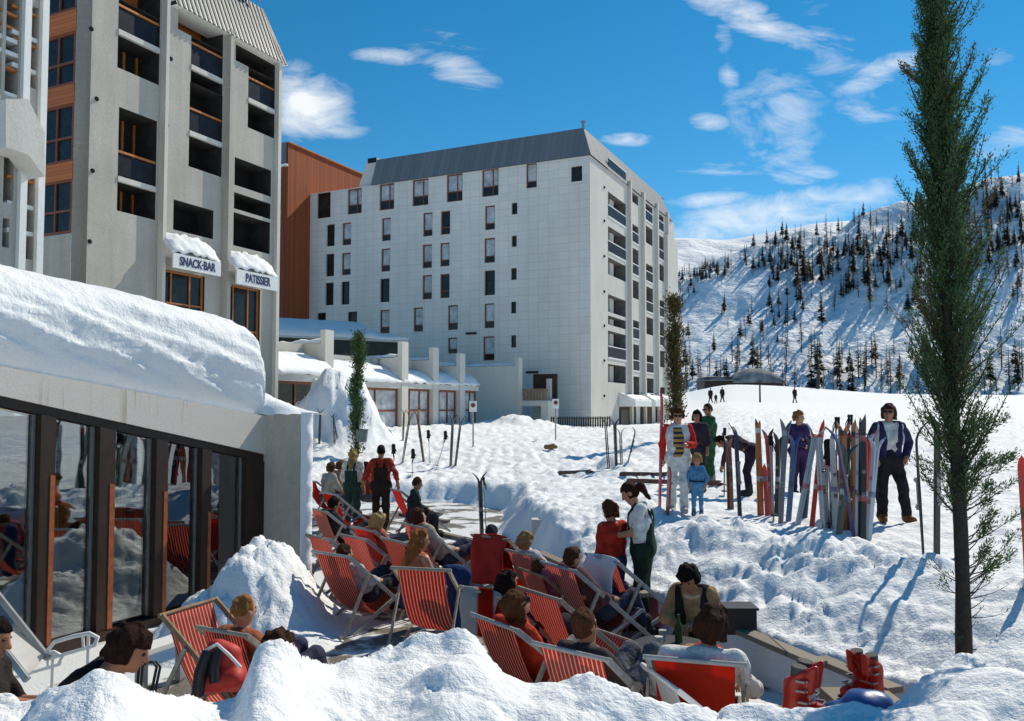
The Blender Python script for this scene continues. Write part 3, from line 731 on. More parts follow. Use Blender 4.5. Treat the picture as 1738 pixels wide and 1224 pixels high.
# ---- white apartment block in the middle
C0 = P(1003, 700, 65); base = Vector((C0.x, C0.y, -1.0))
wb = thing('apartment_block', base, 'large white tiled apartment block with grey mansard roof in the middle of the view', 'building')
PA = Plane(C0, -DR, -D1)        # the tiled face towards us; runs left
PB = Plane(C0, D1, DR)          # the balcony face, runs away
ztop = PA.hit(1003, 263)[1]; LA = PA.hit(525, 500)[0]; zr = ztop+2.6
wins = []
def W(u0, u1, v0, v1, kind=0): wins.append((PA.rect(u0, u1, v0, v1), kind))
for u0, u1, v0, v1, k in [(538, 561, 327, 370, 3), (590, 614, 320, 363, 2), (644, 669, 312, 356, 2), (700, 727, 304, 349, 2), (758, 785, 295, 342, 2), (818, 846, 286, 333, 2), (893, 911, 277, 319, 1), (969, 988, 282, 308, 3),
                          (554, 568, 381, 418, 3), (581, 596, 378, 416, 1), (648, 663, 370, 409, 1), (718, 734, 361, 401, 1), (748, 764, 358, 398, 4), (823, 840, 349, 390, 1),
                          (553, 567, 431, 469, 3), (580, 595, 429, 467, 1), (647, 662, 422, 461, 1), (717, 733, 415, 455, 1), (747, 763, 412, 452, 1), (822, 840, 404, 446, 1),
                          (552, 566, 480, 518, 3), (579, 593, 478, 517, 3), (645, 661, 473, 513, 3), (717, 733, 467, 508, 1), (747, 763, 465, 506, 4), (822, 840, 459, 501, 3),
                          (538, 553, 531, 552, 3), (590, 606, 529, 554, 3), (645, 661, 526, 566, 1), (702, 718, 522, 563, 1), (760, 777, 518, 560, 1), (822, 839, 515, 557, 1), (760, 776, 573, 600, 1), (820, 839, 571, 612, 1),
                          (868, 878, 344, 364, 3), (868, 877, 400, 419, 3), (867, 877, 455, 475, 3), (867, 876, 512, 532, 3), (867, 876, 569, 590, 3)]:
    W(u0, u1, v0, v1, k)
b = MB(); wall(b, PA, 0, LA, base.z, ztop, [w[0] for w in wins], .3)
LB = 27.0
PAe = Plane(PA.pt(LA, 0), D1, -DR)      # left end and back, plain
b.add([PA.pt(LA, base.z), PA.pt(LA, base.z, -LB), PA.pt(LA, ztop, -LB), PA.pt(LA, ztop)], [(0, 1, 2, 3)])
b.add([PA.pt(LA, base.z, -LB), PA.pt(0, base.z, -LB), PA.pt(0, ztop, -LB), PA.pt(LA, ztop, -LB)], [(0, 1, 2, 3)])
b.add([PA.pt(LA, ztop), PA.pt(0, ztop), PA.pt(0, ztop, -LB), PA.pt(LA, ztop, -LB)], [(0, 1, 2, 3)])
b.build('wall', m_tile, wb)
for r, k in wins:
    if k == 3: window(PA, r, wb, m_darkframe, m_paned, .18, .07)
    elif k == 2: window(PA, r, wb, m_redframe, m_pane, .12, .1, (.36,), (.36,), .36)
    elif k == 4: window(PA, r, wb, m_redframe, m_paned, .12, .09, (), (.3,))
    else: window(PA, r, wb, m_redframe, m_pane, .12, .09, (), (.27,), .27)
# little slot vents
b = MB()
for u0, u1, v in ((791, 809, 566), (893, 914, 632)):
    r = PA.rect(u0, u1, v-2, v+2); PA.box(b, *r, .01, .09)
b.build('vent', m_darkframe, wb)
# mansard roof: front slope, balcony-side slope
SL = PA.hit(631, 300)[0]; ins = .85
b = MB()
e0, e1 = PA.pt(-.15, ztop-.02, .16), PA.pt(SL, ztop-.02, .16); t0, t1 = PA.pt(ins, zr, -ins), PA.pt(SL+.05, zr, -ins)
b.add([e0, e1, t1, t0], [(3, 2, 1, 0)])
b.add([e1, t1, PA.pt(SL+.05, zr, -LB+ins), PA.pt(SL, ztop, -LB)], [(0, 1, 2, 3)])
b.add([t0, t1, PA.pt(SL+.05, zr, -LB+ins), PA.pt(ins, zr, -LB+ins)], [(0, 1, 2, 3)])
b.build('roof', m_slate, wb)
b = MB(); s0, s1 = PB.pt(-.16, ztop-.02, .15), PB.pt(LB-1.2, ztop-.02, .15); q0, q1 = PB.pt(ins, zr, -ins), PB.pt(LB-2.2, zr, -ins)
b.add([s0, s1, q1, q0], [(0, 1, 2, 3)]); b.add([s1, q1, PB.pt(LB-2.2, zr, -6), PB.pt(LB-1.2, ztop, -6)], [(0, 1, 2, 3)]); b.build('roof', m_slate2, wb)
b = MB(); cz = wb.location.z
for off in (0,):
    p0 = PA.pt(SL+1.0, ztop, -1.6); b.hexa([PA.pt(SL+a, ztop-.1, o) for a, o in ((-.1, -1.0), (2.3, -1.0), (2.3, -3), (-.1, -3))]+[PA.pt(SL+a, ztop+2.9, o) for a, o in ((.25, -1.2), (1.35, -1.2), (1.35, -2.8), (.25, -2.8))])
b.build('chimney', m_tile, wb)
b = MB(); PA.box(b, SL+.35, SL+1.25, ztop+2.5, ztop+2.94, -1.25, -1.12); b.build('chimney_opening', m_dark, wb)
b = MB(); b.tube([PA.pt(.85, zr-.1, -.85), PA.pt(.85, zr+.45, -.85)], .12, 8); b.tube([PA.pt(.85, zr+.45, -.85), PA.pt(.85, zr+.55, -.85)], .2, 8); b.build('roof_vent', m_steel, wb)
# balcony face: openings with fins between the bays
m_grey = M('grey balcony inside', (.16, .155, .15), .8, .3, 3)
def uo(u0, u1, v0, v1): return PB.rect(u0, u1, v0, v1)
flo = (ztop-1.2)/7
bays = [(1032, 1062), (1071, 1084), (1093, 1108), (1116, 1127)]
oph = []; rails = []
col1 = [(306, 339, 1), (339, 378, 0), (393, 437, 1), (444, 472, 2), (505, 534, 2), (539, 556, 2), (565, 611, 1), (620, 650, 2)]
for v0, v1, k in [(270, 300, 1), (336, 378, 1), (393, 437, 1), (444, 472, 2), (505, 534, 2), (540, 555, 2), (565, 611, 1), (620, 650, 2)]:
    oph.append((uo(1032, 1062, v0, v1), k))
for (u0, u1), sh in zip(bays[1:], (0, 1, 2)):
    a0, a1 = PB.hit(u0, 500)[0], PB.hit(u1, 500)[0]
    for fl in range(7):
        zb = .9+1.2+fl*flo
        k = (fl+sh) % 3
        oph.append(((a0, a1, zb+(.95 if k == 0 else .1), zb+flo-(.35 if k != 2 else 1.1)), 1 if k != 0 else 2))
oph = [((r[0], r[1], r[2], min(r[3], ztop-.25)), k) for r, k in oph]
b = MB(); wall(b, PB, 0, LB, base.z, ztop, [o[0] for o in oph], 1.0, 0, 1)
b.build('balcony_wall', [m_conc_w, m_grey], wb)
for r, k in oph:
    a0, a1, z0, z1 = r; b = MB()
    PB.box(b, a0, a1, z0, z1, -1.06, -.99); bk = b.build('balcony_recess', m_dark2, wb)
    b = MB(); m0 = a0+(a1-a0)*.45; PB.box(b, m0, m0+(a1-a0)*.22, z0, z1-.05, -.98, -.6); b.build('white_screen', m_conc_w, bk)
    if k == 1:
        b = MB(); PB.box(b, a0, a1, z0, z0+.12, -.98, .06); PB.box(b, a0, a1, z0+1.0, z0+1.08, -.02, .06); b.build('balcony_slab', m_white, wb)
        b = MB(); PB.box(b, a0+.05, a1-.05, z0+.16, z0+.98, -.01, .03); b.build('railing', m_glassdk, wb)
for u, tp, pr in ((1066, 296, 1.0), (1089, 316, 1.0), (1112, 338, 1.0), (1130, 352, 1.0)):
    a, z = PB.hit(u, tp); b = MB()
    PB.box(b, a-.2, a+.2, base.z, ztop-.15, .004, .32); PB.box(b, a-.2, a+.2, ztop-.15, ztop+.45, -.3, .32); b.build('fin_wall', m_conc_w, wb)
b = MB(); PB.box(b, LB-4.2, LB, base.z, ztop-2.0, .004, .35); b.build('end_pier', m_conc_w, wb)
b = MB()
for v in (318, 375, 435, 495, 553, 612, 672):
    a, z = PB.hit(1025, v); b.sphere(PB.pt(a, z, .02), (.12, .12, .12), 0, 8, 5)
b.build('pipe_outlet', m_dark, wb)
# entrance canopies and dark doorways at its foot
for u0, u1, snow in ((1050, 1079, 1), (1086, 1106, 1), (1112, 1124, 1)):
    a0, a1, z0, z1 = PB.rect(u0, u1, 676, 690); b = MB()
    b.hexa([PB.pt(a0, z0, .02), PB.pt(a1, z0, .02), PB.pt(a1, z0, 1.5), PB.pt(a0, z0, 1.5), PB.pt(a0, z1+.3, .02), PB.pt(a1, z1+.3, .02), PB.pt(a1, z0+.5, 1.5), PB.pt(a0, z0+.5, 1.5)]) ; cn = b.build('entrance_canopy', m_white, wb)
    b = MB(); b.grid([[PB.pt(a0+(a1-a0)*i/6, z1+.32-(z1-z0-.2)*j/4*1.0+.12*math.sin(i*2+j), .02+1.4*j/4) for i in range(7)] for j in range(5)]); b.build('snow_cap', m_roofsnow, cn, solid=.15)
    b = MB(); PB.box(b, a0+.1, a1-.1, -.5, z0-.05, .008, .06); b.build('doorway', m_dark2, wb)
    b = MB(); PB.box(b, a0+.3, (a0+a1)/2, -.5, z0-.3, .07, .1); b.build('door', m_darkframe, wb)
# ---- timber clad building behind
tb0 = Vector((PA.pt(LA, 0, 0)-D1*3.2)); tb0.z = -1
wd = thing('timber_building', tb0, 'tall building clad in red cedar boards behind the white block', 'building')
PW = Plane(tb0, D1, DR); zw = PW.hit(490, 243)[1]
b = MB(); L = 14; Wd = 9
c = [PW.pt(0, -1), PW.pt(L, -1), PW.pt(L, -1, -Wd), PW.pt(0, -1, -Wd)]; t = [Vector((p.x, p.y, zw)) for p in c]
b.hexa(c+t); b.build('wall', m_wood, wd)
b = MB(); zs = PW.hit(484, 276)[1]
pf = Plane(tb0, -DR, -D1)
b.hexa([pf.pt(a, zs, o) for a, o in ((.15, .012), (6, .012), (6, .5), (.15, .5))]+[pf.pt(a, zw+.1, o) for a, o in ((.15, .012), (6, .012), (6, .06), (.15, .06))]); b.build('roof_slope', m_slate, wd)
b = MB(); pf.box(b, -.05, 6, zs-.25, zs-.05, .02, .3); b.build('gutter', m_white, wd)
b = MB(); PW.box(b, 0, L, zw+.004, zw+.12, -.3, .14); b.build('roof_edge', m_orange, wd)
# ---- left apartment building
L0 = P(235, 500, 31.5); lb_base = Vector((L0.x, L0.y, -1.5))
lb = thing('balcony_building', lb_base, 'grey plastered apartment building with deep balconies and striped metal roof at the left', 'building')
PL = Plane(L0, D1, DR)
def lr(*a): return PL.rect(*a)
aL = PL.hit(150, 300)[0]; aR = PL.hit(469, 300)[0]
zroof = PL.hit(385, 62)[1]
m_reveal = M('balcony shade colour', (.035, .033, .032), .8, .4, 3)  # plaster reveals coloured near black: the deep balcony shade is painted in
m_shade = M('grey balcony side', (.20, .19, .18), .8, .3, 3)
op = {}
O = [lr(200, 271, 15, 130), lr(200, 265, 193, 366), lr(324, 378, 70, 148), lr(321, 377, 150, 292), lr(421, 466, 125, 226), lr(294, 362, 348, 398), lr(398, 460, 278, 324), lr(397, 459, 336, 363), lr(396, 458, 369, 424), lr(302, 377, 20, 69), lr(400, 466, 93, 124),
     lr(265, 347, 462, 534), lr(376, 441, 486, 586), lr(205, 272, -60, 14)]
O[2] = (O[2][0], O[2][1], O[3][3]+.001, O[9][2]); 
a_t = O[9]; O[9] = (a_t[0], O[2][1], O[2][3]+.001, a_t[3])
O[10] = (O[10][0], O[4][1], O[4][3]+.001, O[10][3])
O[13] = (O[13][0], O[0][1], O[0][3]+.001, O[13][3])
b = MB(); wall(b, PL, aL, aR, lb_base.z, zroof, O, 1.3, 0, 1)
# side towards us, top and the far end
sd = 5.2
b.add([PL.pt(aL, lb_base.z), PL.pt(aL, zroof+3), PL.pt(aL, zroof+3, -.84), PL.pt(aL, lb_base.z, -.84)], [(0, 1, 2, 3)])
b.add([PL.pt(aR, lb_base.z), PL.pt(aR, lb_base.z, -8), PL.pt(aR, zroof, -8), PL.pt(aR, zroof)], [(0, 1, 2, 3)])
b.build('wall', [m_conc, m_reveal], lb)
b = MB(); wall(b, Plane(PL.pt(aL, 0), -DR, -D1), 0, .83, lb_base.z, zroof+4, [], .1); 
b.build('side_wall', m_conc, lb)
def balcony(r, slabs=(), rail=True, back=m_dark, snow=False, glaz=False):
    a0, a1, z0, z1 = r; b = MB(); PL.box(b, a0, a1, z0, z1, -1.36, -1.29); rc = b.build('balcony_recess', back, lb)
    if glaz:
        b = MB()
        for t in (.02, .34, .66, .98): c = a0+(a1-a0)*t; PL.box(b, c-.05, c+.05, z0, z1, -1.28, -1.2)
        b.build('glazing_frame', m_orange, rc)
    for z, hr in slabs:
        b = MB(); PL.box(b, a0+.004, a1-.004, z-.14, z+.06, -.10, .04, 0); PL.box(b, a0+.004, a1-.004, z-.12, z+.05, -1.28, -.10, 1); s = b.build('balcony_slab', [m_conc_w, m_reveal], lb)  # pale front edge; shade under the slab is painted on the rest
        if hr:
            b = MB(); PL.box(b, a0+.01, a1-.01, z+.14, z+.92, -.10, -.07); b.build('railing_panel', m_glassdk, s)
            b = MB(); PL.box(b, a0+.01, a1-.01, z+.98, z+1.06, -.12, -.03); b.build('handrail', m_orange, s)
        if snow:
            b = MB(); b.grid([[PL.pt(a0+(a1-a0)*(i+.3)/8, z+.08+.30*math.sin(PI*j/4)*(.6+.4*math.sin(i*1.7)), -1.0+.85*j/4) for i in range(8)] for j in range(5)]); b.build('snow', m_roofsnow, s)
def zv(u, v): return PL.hit(u, v)[1]
balcony(O[0], [(zv(235, 68), 1)], snow=True, back=m_dark, glaz=True); balcony(O[1], [(zv(233, 311), 1)], glaz=True); balcony(O[13], back=m_woodpanel)
balcony(O[2], [(zv(350, 124), 1)], snow=True, back=m_dark2, glaz=True); balcony(O[3], [(zv(348, 234), 1)]); balcony(O[9], back=m_woodpanel)
balcony(O[4], [(zv(443, 178), 1)]); balcony(O[10], back=m_woodpanel)
for i in (5, 6, 7, 8): balcony(O[i])
# fins between the bays
for u, v, z1v, pr, wdt in ((274, 200, -40, .30, .16), (383, 200, 52, .34, .20), (468, 300, 92, .22, .2)):
    a = PL.hit(u, v)[0]; b = MB(); z1 = PL.hit(u, z1v)[1]
    PL.box(b, a-wdt/2, a+wdt/2, lb_base.z, z1, .003, pr); b.build('fin_wall', m_conc_w if u != 383 else m_conc, lb)
# striped roof: seams as ribs
b = MB(); aA = PL.hit(290, 30)[0]; aB = aR+.3; zt_ = zroof+2.7
b.add([PL.pt(aA, zroof, .35), PL.pt(aB, zroof, .35), PL.pt(aB-.6, zt_, -.75), PL.pt(aA, zt_, -.75)], [(0, 1, 2, 3)])
b.add([PL.pt(aB, zroof, .35), PL.pt(aB, zroof, -6), PL.pt(aB-.6, zt_, -5), PL.pt(aB-.6, zt_, -.75)], [(0, 1, 2, 3)])
b.add([PL.pt(aA-3, zt_, -.75), PL.pt(aB-.6, zt_, -.75), PL.pt(aB-.6, zt_, -8), PL.pt(aA-3, zt_, -8)], [(0, 1, 2, 3)])
b.add([PL.pt(aA, zroof+.005, .35), PL.pt(aA, zroof+.005, -.9), PL.pt(aB, zroof+.005, -.9), PL.pt(aB, zroof+.005, .35)], [(0, 1, 2, 3)])
rf = b.build('roof', m_ribw, lb)
b = MB(); nr = 25
for i in range(nr):
    c = aA+(aB-aA)*(i+.5)/nr; k = -.6*max(0, (c-(aB-1.0)))
    b.bar(PL.pt(c, zroof-.01, .365), PL.pt(min(c, aB-.6*1), zt_+.01, -.735), (aB-aA)/nr*.46, .05, 0, D1)
b.build('roof_seam', m_ribd, rf)
b = MB(); p = PL.pt(aR-.9, zt_, -.4); b.tube([p, p+Vector((0, 0, .5))], .05, 6); b.sphere(p+Vector((0, 0, .62)), .22, 0, 10, 6); b.build('roof_lamp', m_steel, lb)
# shop signs, awnings and shop fronts
def text_obj(txt, pl, a, z, off, size, mat, parent, sx=1.0, bold=.012):
    cu = bpy.data.curves.new('lettering', 'FONT'); cu.body = txt; cu.size = size; cu.extrude = .012; cu.offset = bold; cu.align_x = 'CENTER'; cu.align_y = 'CENTER'
    o = bpy.data.objects.new('lettering', cu); COL.objects.link(o)
    o.rotation_euler = (PI/2, 0, math.atan2(pl.d.y, pl.d.x)); o.scale = (sx, 1, 1)
    dg = bpy.context.evaluated_depsgraph_get(); me = bpy.data.meshes.new_from_object(o.evaluated_get(dg)); mw = o.matrix_basis.copy()
    bpy.data.objects.remove(o); me.transform(mw); me.materials.clear(); me.materials.append(mat)
    o = bpy.data.objects.new('lettering', me); COL.objects.link(o); o.parent = parent; o.location = pl.pt(a, z, off)-wloc(parent); return o
for (txt, u0, u1, v0, v1, aw, wr) in (('SNACK·BAR', 268, 350, 440, 464, (268, 350, 408, 440), O[11]), ('PATISSIER', 377, 448, 466, 490, (376, 450, 437, 470), O[12])):
    r = lr(u0, u1, v0, v1); a0, a1, z0, z1 = r; pr = .75
    sg = thing('shop_sign', PL.pt((a0+a1)/2, z0, pr), 'white fascia board with navy capitals reading %s' % txt.replace('·', ' '), 'sign')
    b = MB(); PL.box(b, a0, a1, z0, z1, pr, pr+.08); b.build('board', m_signwhite, sg)
    text_obj(txt, PL, (a0+a1)/2, (z0+z1)/2, pr+.085, (z1-z0)*.82, m_blue_letter, sg, (a1-a0)/((z1-z0)*5.9))
    zz = lr(*aw)[3]; b = MB()
    b.hexa([PL.pt(a0, z1-.05, .005), PL.pt(a1, z1-.05, .005), PL.pt(a1, z1-.05, pr-.02), PL.pt(a0, z1-.05, pr-.02), PL.pt(a0, zz, .005), PL.pt(a1, zz, .005), PL.pt(a1, z1, pr-.02), PL.pt(a0, z1, pr-.02)])
    aw_ = b.build('shop_awning', m_conc_w, lb)
    rows = []
    for j in range(9):
        t = j/8; row = []
        for i in range(17):
            s = i/16; bl = .20*math.sin(PI*min(1, max(0, s)))**.5*(.5+.9*math.sin(PI*(.1+.85*t)))+.14*float(pnoise(i*.5, j*.5, len(txt)))+.05*float(pnoise(i*1.4, j*1.4, len(txt)))
            row.append(PL.pt(a0+(a1-a0)*s, zz+(z1-zz)*t+bl*.9, .02+(pr+.0)*t+bl*.5))
        rows.append(row)
    b = MB(); b.grid(rows); b.build('snow', m_roofsnow, aw_, solid=.08)
    a0, a1, z0, z1 = wr
    b = MB(); PL.box(b, a0, a1, z0-.2, z1, -1.36, -1.29); b.build('shop_interior', m_dark, lb)
    window(PL, wr, lb, m_orange, m_paned, .1, .07, (.33, .72), (.25,), name='shop_window')
b = MB()
for u, v in ((155, 49), (164, 168), (157, 290), (152, 410), (290, 100), (283, 213), (278, 330), (389, 155), (382, 360)):
    a, z = PL.hit(u, v); b.sphere(PL.pt(a, z, .0), .09, 0, 8, 5)
b.build('pipe_outlet', m_dark, lb)
# recessed strip of timber windows towards us
ps = Plane(PL.pt(aL, 0, -.85), -DR, -D1); 
a1_ = ps.hit(74, 200)[0]
b = MB(); zt2 = zroof+4.5
zb_ = ps.hit(95, 400)[1]
b.add([ps.pt(0, lb_base.z), ps.pt(a1_+3, lb_base.z), ps.pt(a1_+3, zb_), ps.pt(0, zb_)], [(0, 1, 2, 3)]); b.build('strip_base', m_conc, lb)
for (v0, v1, kind) in ((-60, 24, 'w'), (24, 60, 's'), (60, 148, 'w'), (148, 180, 's'), (180, 278, 'w'), (278, 307, 's'), (307, 398, 'w')):
    z1, z0 = ps.hit(100, v0)[1], ps.hit(100, v1)[1]
    if kind == 's':
        b = MB(); ps.box(b, -.02, a1_+3, z0, z1, -.2, .03); b.build('spandrel_panel', m_woodpanel, lb)
    else: window(ps, (0, a1_+.2, z0, z1), lb, m_redframe, m_paned, .0, .1, (.5,), (.42,))
# near wing at the left edge of the view
pn = Plane(P(66, 420, 24), D1, DR); p2 = pn.hit(-60, 300)[0]
nw = thing('corner_building', Vector((pn.P0.x, pn.P0.y, -1.5)), 'pale balcony wing with open concrete frames at the left edge of the view', 'building')
rr = lambda *a: pn.rect(*a)
H = [rr(-60, 5, -40, 150), rr(10, 33, -30, 165), rr(48, 64, 10, 150), rr(6, 24, 255, 345), rr(40, 58, 300, 440), rr(4, 16, 370, 420)]
b = MB(); wall(b, pn, p2, 0, -1.5, pn.hit(66, -60)[1], H, 1.2); 
b.add([pn.pt(0, -1.5), pn.pt(0, -1.5, -4), pn.pt(0, 14, -4), pn.pt(0, 14)], [(0, 1, 2, 3)]); b.build('wall', m_conc, nw)
for h in H:
    a0, a1, z0, z1 = h; b = MB(); pn.box(b, a0, a1, z0, z1, -1.26, -1.19); b.build('balcony_recess', m_dark, nw)
for u, v in ((5, 60), (22, 90), (56, 65), (56, 120), (20, 160), (48, 350), (48, 395)):
    a, z = pn.hit(u, v); b = MB(); pn.box(b, a-.6, a+.45, z-.08, z+.04, -1.0, -.03); s = b.build('balcony_slab', m_white, nw)
    b = MB(); pn.box(b, a-.6, a+.45, z+.7, z+.78, -.2, -.05); b.build('handrail', m_orange, s)
# projecting pale parapet with a slanted foot
b = MB(); q = [(10, 168), (48, 168), (76, 225), (76, 300), (48, 262), (10, 250)]
pp = pn.offset(.9); pts = [pp.hit(u, v) for u, v in q]
f0 = [pp.pt(a, z) for a, z in pts]; f1 = [pp.pt(a, z, -.85) for a, z in pts]; n = len(q)
b.add(f0+f1, [tuple(reversed(range(n)))]+[tuple(range(n, 2*n))]+[(i, (i+1) % n, n+(i+1) % n, n+i) for i in range(n)]); b.build('parapet', m_conc_w, nw)
for u in (68, 38):
    a = pn.hit(u, 200)[0]; b = MB(); pn.box(b, a-.1, a+.1, -1.5, pn.hit(66, -60)[1], .003, .16); b.build('fin_wall', m_white, nw)
# ---- low row of shops between the big buildings
def dline(u, d0=43, u0=551):     # depth of the shop fronts at bearing u
    tab = [(440, 36.5), (470, 38.6), (551, 43), (682, 49.6), (735, 52.9), (781, 56), (880, 61.5), (934, 63)]
    for (a, p), (b_, q_) in zip(tab, tab[1:]):
        if u <= b_: return p+(q_-p)*(u-a)/(b_-a)
    return 63
sr = thing('shop_arcade', Vector((-8, 48, -1)), 'low grey arcade of shops with fin walls and snowy awnings', 'building')
piers = [(538, 551, 560, 585, 470), (670, 682, 580, 608, 604), (723, 735, 590, 612, 683), (770, 781, 600, 622, 735), (872, 880, 607, 622, 781), (925, 934, 643, 660, 905)]
prev_u = 470
for i, (uf0, uf1, vt, vw, uin) in enumerate(piers):
    d = dline(uf1); e = P(uf1, 715, d); pf_ = Plane(e, -DR, -D1)          # camera-facing side of the fin
    af0 = 0; zt3 = pf_.hit(uf0, vt)[1]
    ain = pf_.hit(uin, 650)[0]; zw_ = pf_.hit((uin+uf0)/2, vw)[1]
    b = MB()
    th = (uf1-uf0)/1400*d/abs(.47)*.55
    pw = Plane(e, D1, DR)
    # fin wall
    pf_.box(b, 0, .32, -1, zt3, -.7, .006); pf_.box(b, .32, max(ain, .6), -1, zw_, -.55, 0); b.build('fin_wall', m_conc_w, sr)
    if i < 5:
        b = MB(); nn = 14; rows = [[pf_.pt(.4+(max(ain, .8)-.4)*k/nn, zw_+.02+(.20+.10*float(pnoise(k*.35, j*.2, i)))*math.sin(PI*j/4)+(.02), -.5+.5*j/4) for k in range(nn+1)] for j in range(5)]
        b.grid(rows); b.build('snow', m_roofsnow, sr)
    # bay between the previous fin and this one
    if i < 5:
        us = prev_u; ds = dline(us)
        s_ = P(us, 715, ds); e2 = pf_.pt(0, 0); dirv = (Vector((e2.x-s_.x, e2.y-s_.y, 0))); L = dirv.length
        pb = Plane(s_, D1, DR).offset(-.15); L = (e2-s_).dot(D1)-.02
        z_h = CZ+(695-(648, 657, 660, 662, 664)[i])/1400*(ds+d)/2
        if i == 4: L = L*.42
        b = MB(); pb.box(b, 0, L, z_h, z_h+.32, -.3, .12); lint = b.build('lintel', m_conc_w, sr)
        rows = []; inn = 2.0 if i < 2 else 1.35; rise = 1.15 if i < 2 else .85
        for j in range(9):
            t = j/8; rows.append([pb.pt(L*k/14, z_h+.34+rise*(1-t)+.16*math.sin(PI*min(1, t*.9+.05))+.10*float(pnoise(k*.5, j*.5, i+90)), .2-inn*(1-t)+.12*math.sin(PI*t)) for k in range(15)])
        b = MB(); b.grid(rows); b.build('awning_snow', m_roofsnow, sr, solid=.12)
        b = MB(); pb.box(b, 0, L, z_h+.3, zw_, -inn-.3, -inn-.05); b.build('upper_wall', m_conc_w, sr)
        b = MB(); pb.box(b, 0, L, -1, z_h, -.9, -.8); b.build('shop_interior', m_dark, sr)
        window(pb, (.05, L-.02, -.2, z_h-.01), sr, m_redframe, m_paned if i == 0 else m_pane, .12, .13, (.35, .68), (.58,), name='shop_window')
    prev_u = uf1
b = MB(); pk = Plane(P(880, 700, 61.8), -DR, -D1)
r = pk.rect(882, 924, 660, 679); 
for k in range(8):
    c = r[1]+(r[0]-r[1])*(k+.5)/8; pk.box(b, c-.08, c+.08, r[2], r[3], -.6, -.5); 
pk.box(b, r[0], r[1], r[3]-.1, r[3]+.02, -.62, -.48); b.build('balcony_railing', m_pinkwood, sr)
b = MB(); pk.box(b, r[0]-.1, r[1]+.1, r[2]-.45, r[2]-.05, -2.5, -.4); pk.box(b, r[0]-.1, r[0]+.5, -1, r[2]-.45, -2.5, -.5); b.build('balcony_floor', m_conc_w, sr)
b = MB(); pk.box(b, r[0], r[1], -1, r[3]+1.2, -2.6, -2.5); b.build('garage_recess', m_dark2, sr)
# terrace building with snow covered roof behind the arcade
tr = thing('clubhouse', Vector((-12, 52, -1)), 'low building with a blue shaded snow roof and a dark clerestory strip behind the arcade', 'building')
pc = Plane(P(560, 575, 59), Vector((.86, .51, 0)), Vector((.51, -.86, 0)))
a0, a1 = pc.hit(462, 575)[0], pc.hit(690, 585)[0]
z0, z1 = pc.hit(560, 604)[1], pc.hit(560, 574)[1]
b = MB(); pc.box(b, a0, a1, -1, z1, -7, -.3); b.build('wall', m_conc, tr)
b = MB(); pc.box(b, a0, a1, z0+.15, z1-.12, -.29, -.2); b.build('window_strip', m_paned, tr)
b = MB(); pc.box(b, a0, a1, z0-.2, z0+.05, -.28, .1); pc.box(b, a0, a1, z1-.1, z1+.1, -.28, .25); b.build('roof_edge', m_conc_w, tr)
rows = []
for j in range(9):
    t = j/8; rows.append([pc.pt(a0+(a1-a0)*k/24, z1+.12+(1.5+.0*k)*math.sin(t*PI/2)*(1-.12*(k/24)**3*6*(k > 18))+.08*float(pnoise(k*.4, j*.5, 5)), .32-5*t) for k in range(25)])
b = MB(); b.grid(rows); b.build('roof_snow', m_roofsnow, tr, solid=.25)
# dark slatted fence and bare shrubs along the block
fn_ = thing('slatted_fence', P(985, 720, 60), 'dark slatted fence standing in the snow at the foot of the white block', 'fence')
b = MB(); f0, f1 = P(936, 722, 60.5), P(1035, 722, 58.5); dv = f1-f0
for k in range(26):
    q = f0+dv*(k/25); b.box((q.x, q.y, q.z+.05), (.1, .05, 1.15))
b.build('slats', m_darkframe, fn_)
b = MB(); b.bar(f0+Vector((0, .05, .5)), f1+Vector((0, .05, .5)), .1, .05); b.bar(f0+Vector((0, .05, .0)), f1+Vector((0, .05, .0)), .1, .05); b.build('rail', m_black, fn_)
# ---- restaurant in the left foreground
zb0 = -.95
RB = GZ(265, 1060, -.9); PR = Plane(RB, D1, DR)
rs = thing('restaurant', Vector((RB.x, RB.y, zb0)), 'low restaurant front with dark timber windows under a thick roll of roof snow', 'building')
aJ = PR.hit(447, 800)[0]; aN = PR.hit(-260, 800)[0]
def edge(a, va, vb):
    """height of a line given at u=0 and at the right end, linear along the wall"""
    a_0 = PR.hit(0, 700)[0]; z_0 = PR.hit(0, va)[1]; z_1 = PR.hit(447, vb)[1]
    return z_0+(z_1-z_0)*(a-a_0)/(aJ-a_0)
zt_f = lambda a: edge(a, 622, 706); zb_f = lambda a: edge(a, 672, 771)
b = MB()
def slab(b, o0, o1, f0, f1, A0, A1, m=0):
    b.hexa([PR.pt(A0, f0(A0), o0), PR.pt(A1, f0(A1), o0), PR.pt(A1, f0(A1), o1), PR.pt(A0, f0(A0), o1), PR.pt(A0, f1(A0), o0), PR.pt(A1, f1(A1), o0), PR.pt(A1, f1(A1), o1), PR.pt(A0, f1(A0), o1)], m) if PR.d.cross(PR.n).z > 0 else \
    b.hexa([PR.pt(A1, f0(A1), o0), PR.pt(A0, f0(A0), o0), PR.pt(A0, f0(A0), o1), PR.pt(A1, f0(A1), o1), PR.pt(A1, f1(A1), o0), PR.pt(A0, f1(A0), o0), PR.pt(A0, f1(A0), o1), PR.pt(A1, f1(A1), o1)], m)
slab(b, -.3, .03, zb_f, zt_f, aN, aJ+.02); b.build('fascia', m_fascia, rs)
b = MB(); slab(b, -.32, 0.0, lambda a: zb_f(a)-.10, lambda a: zb_f(a)-.004, aN, aJ); b.build('head_beam', m_darkframe, rs)
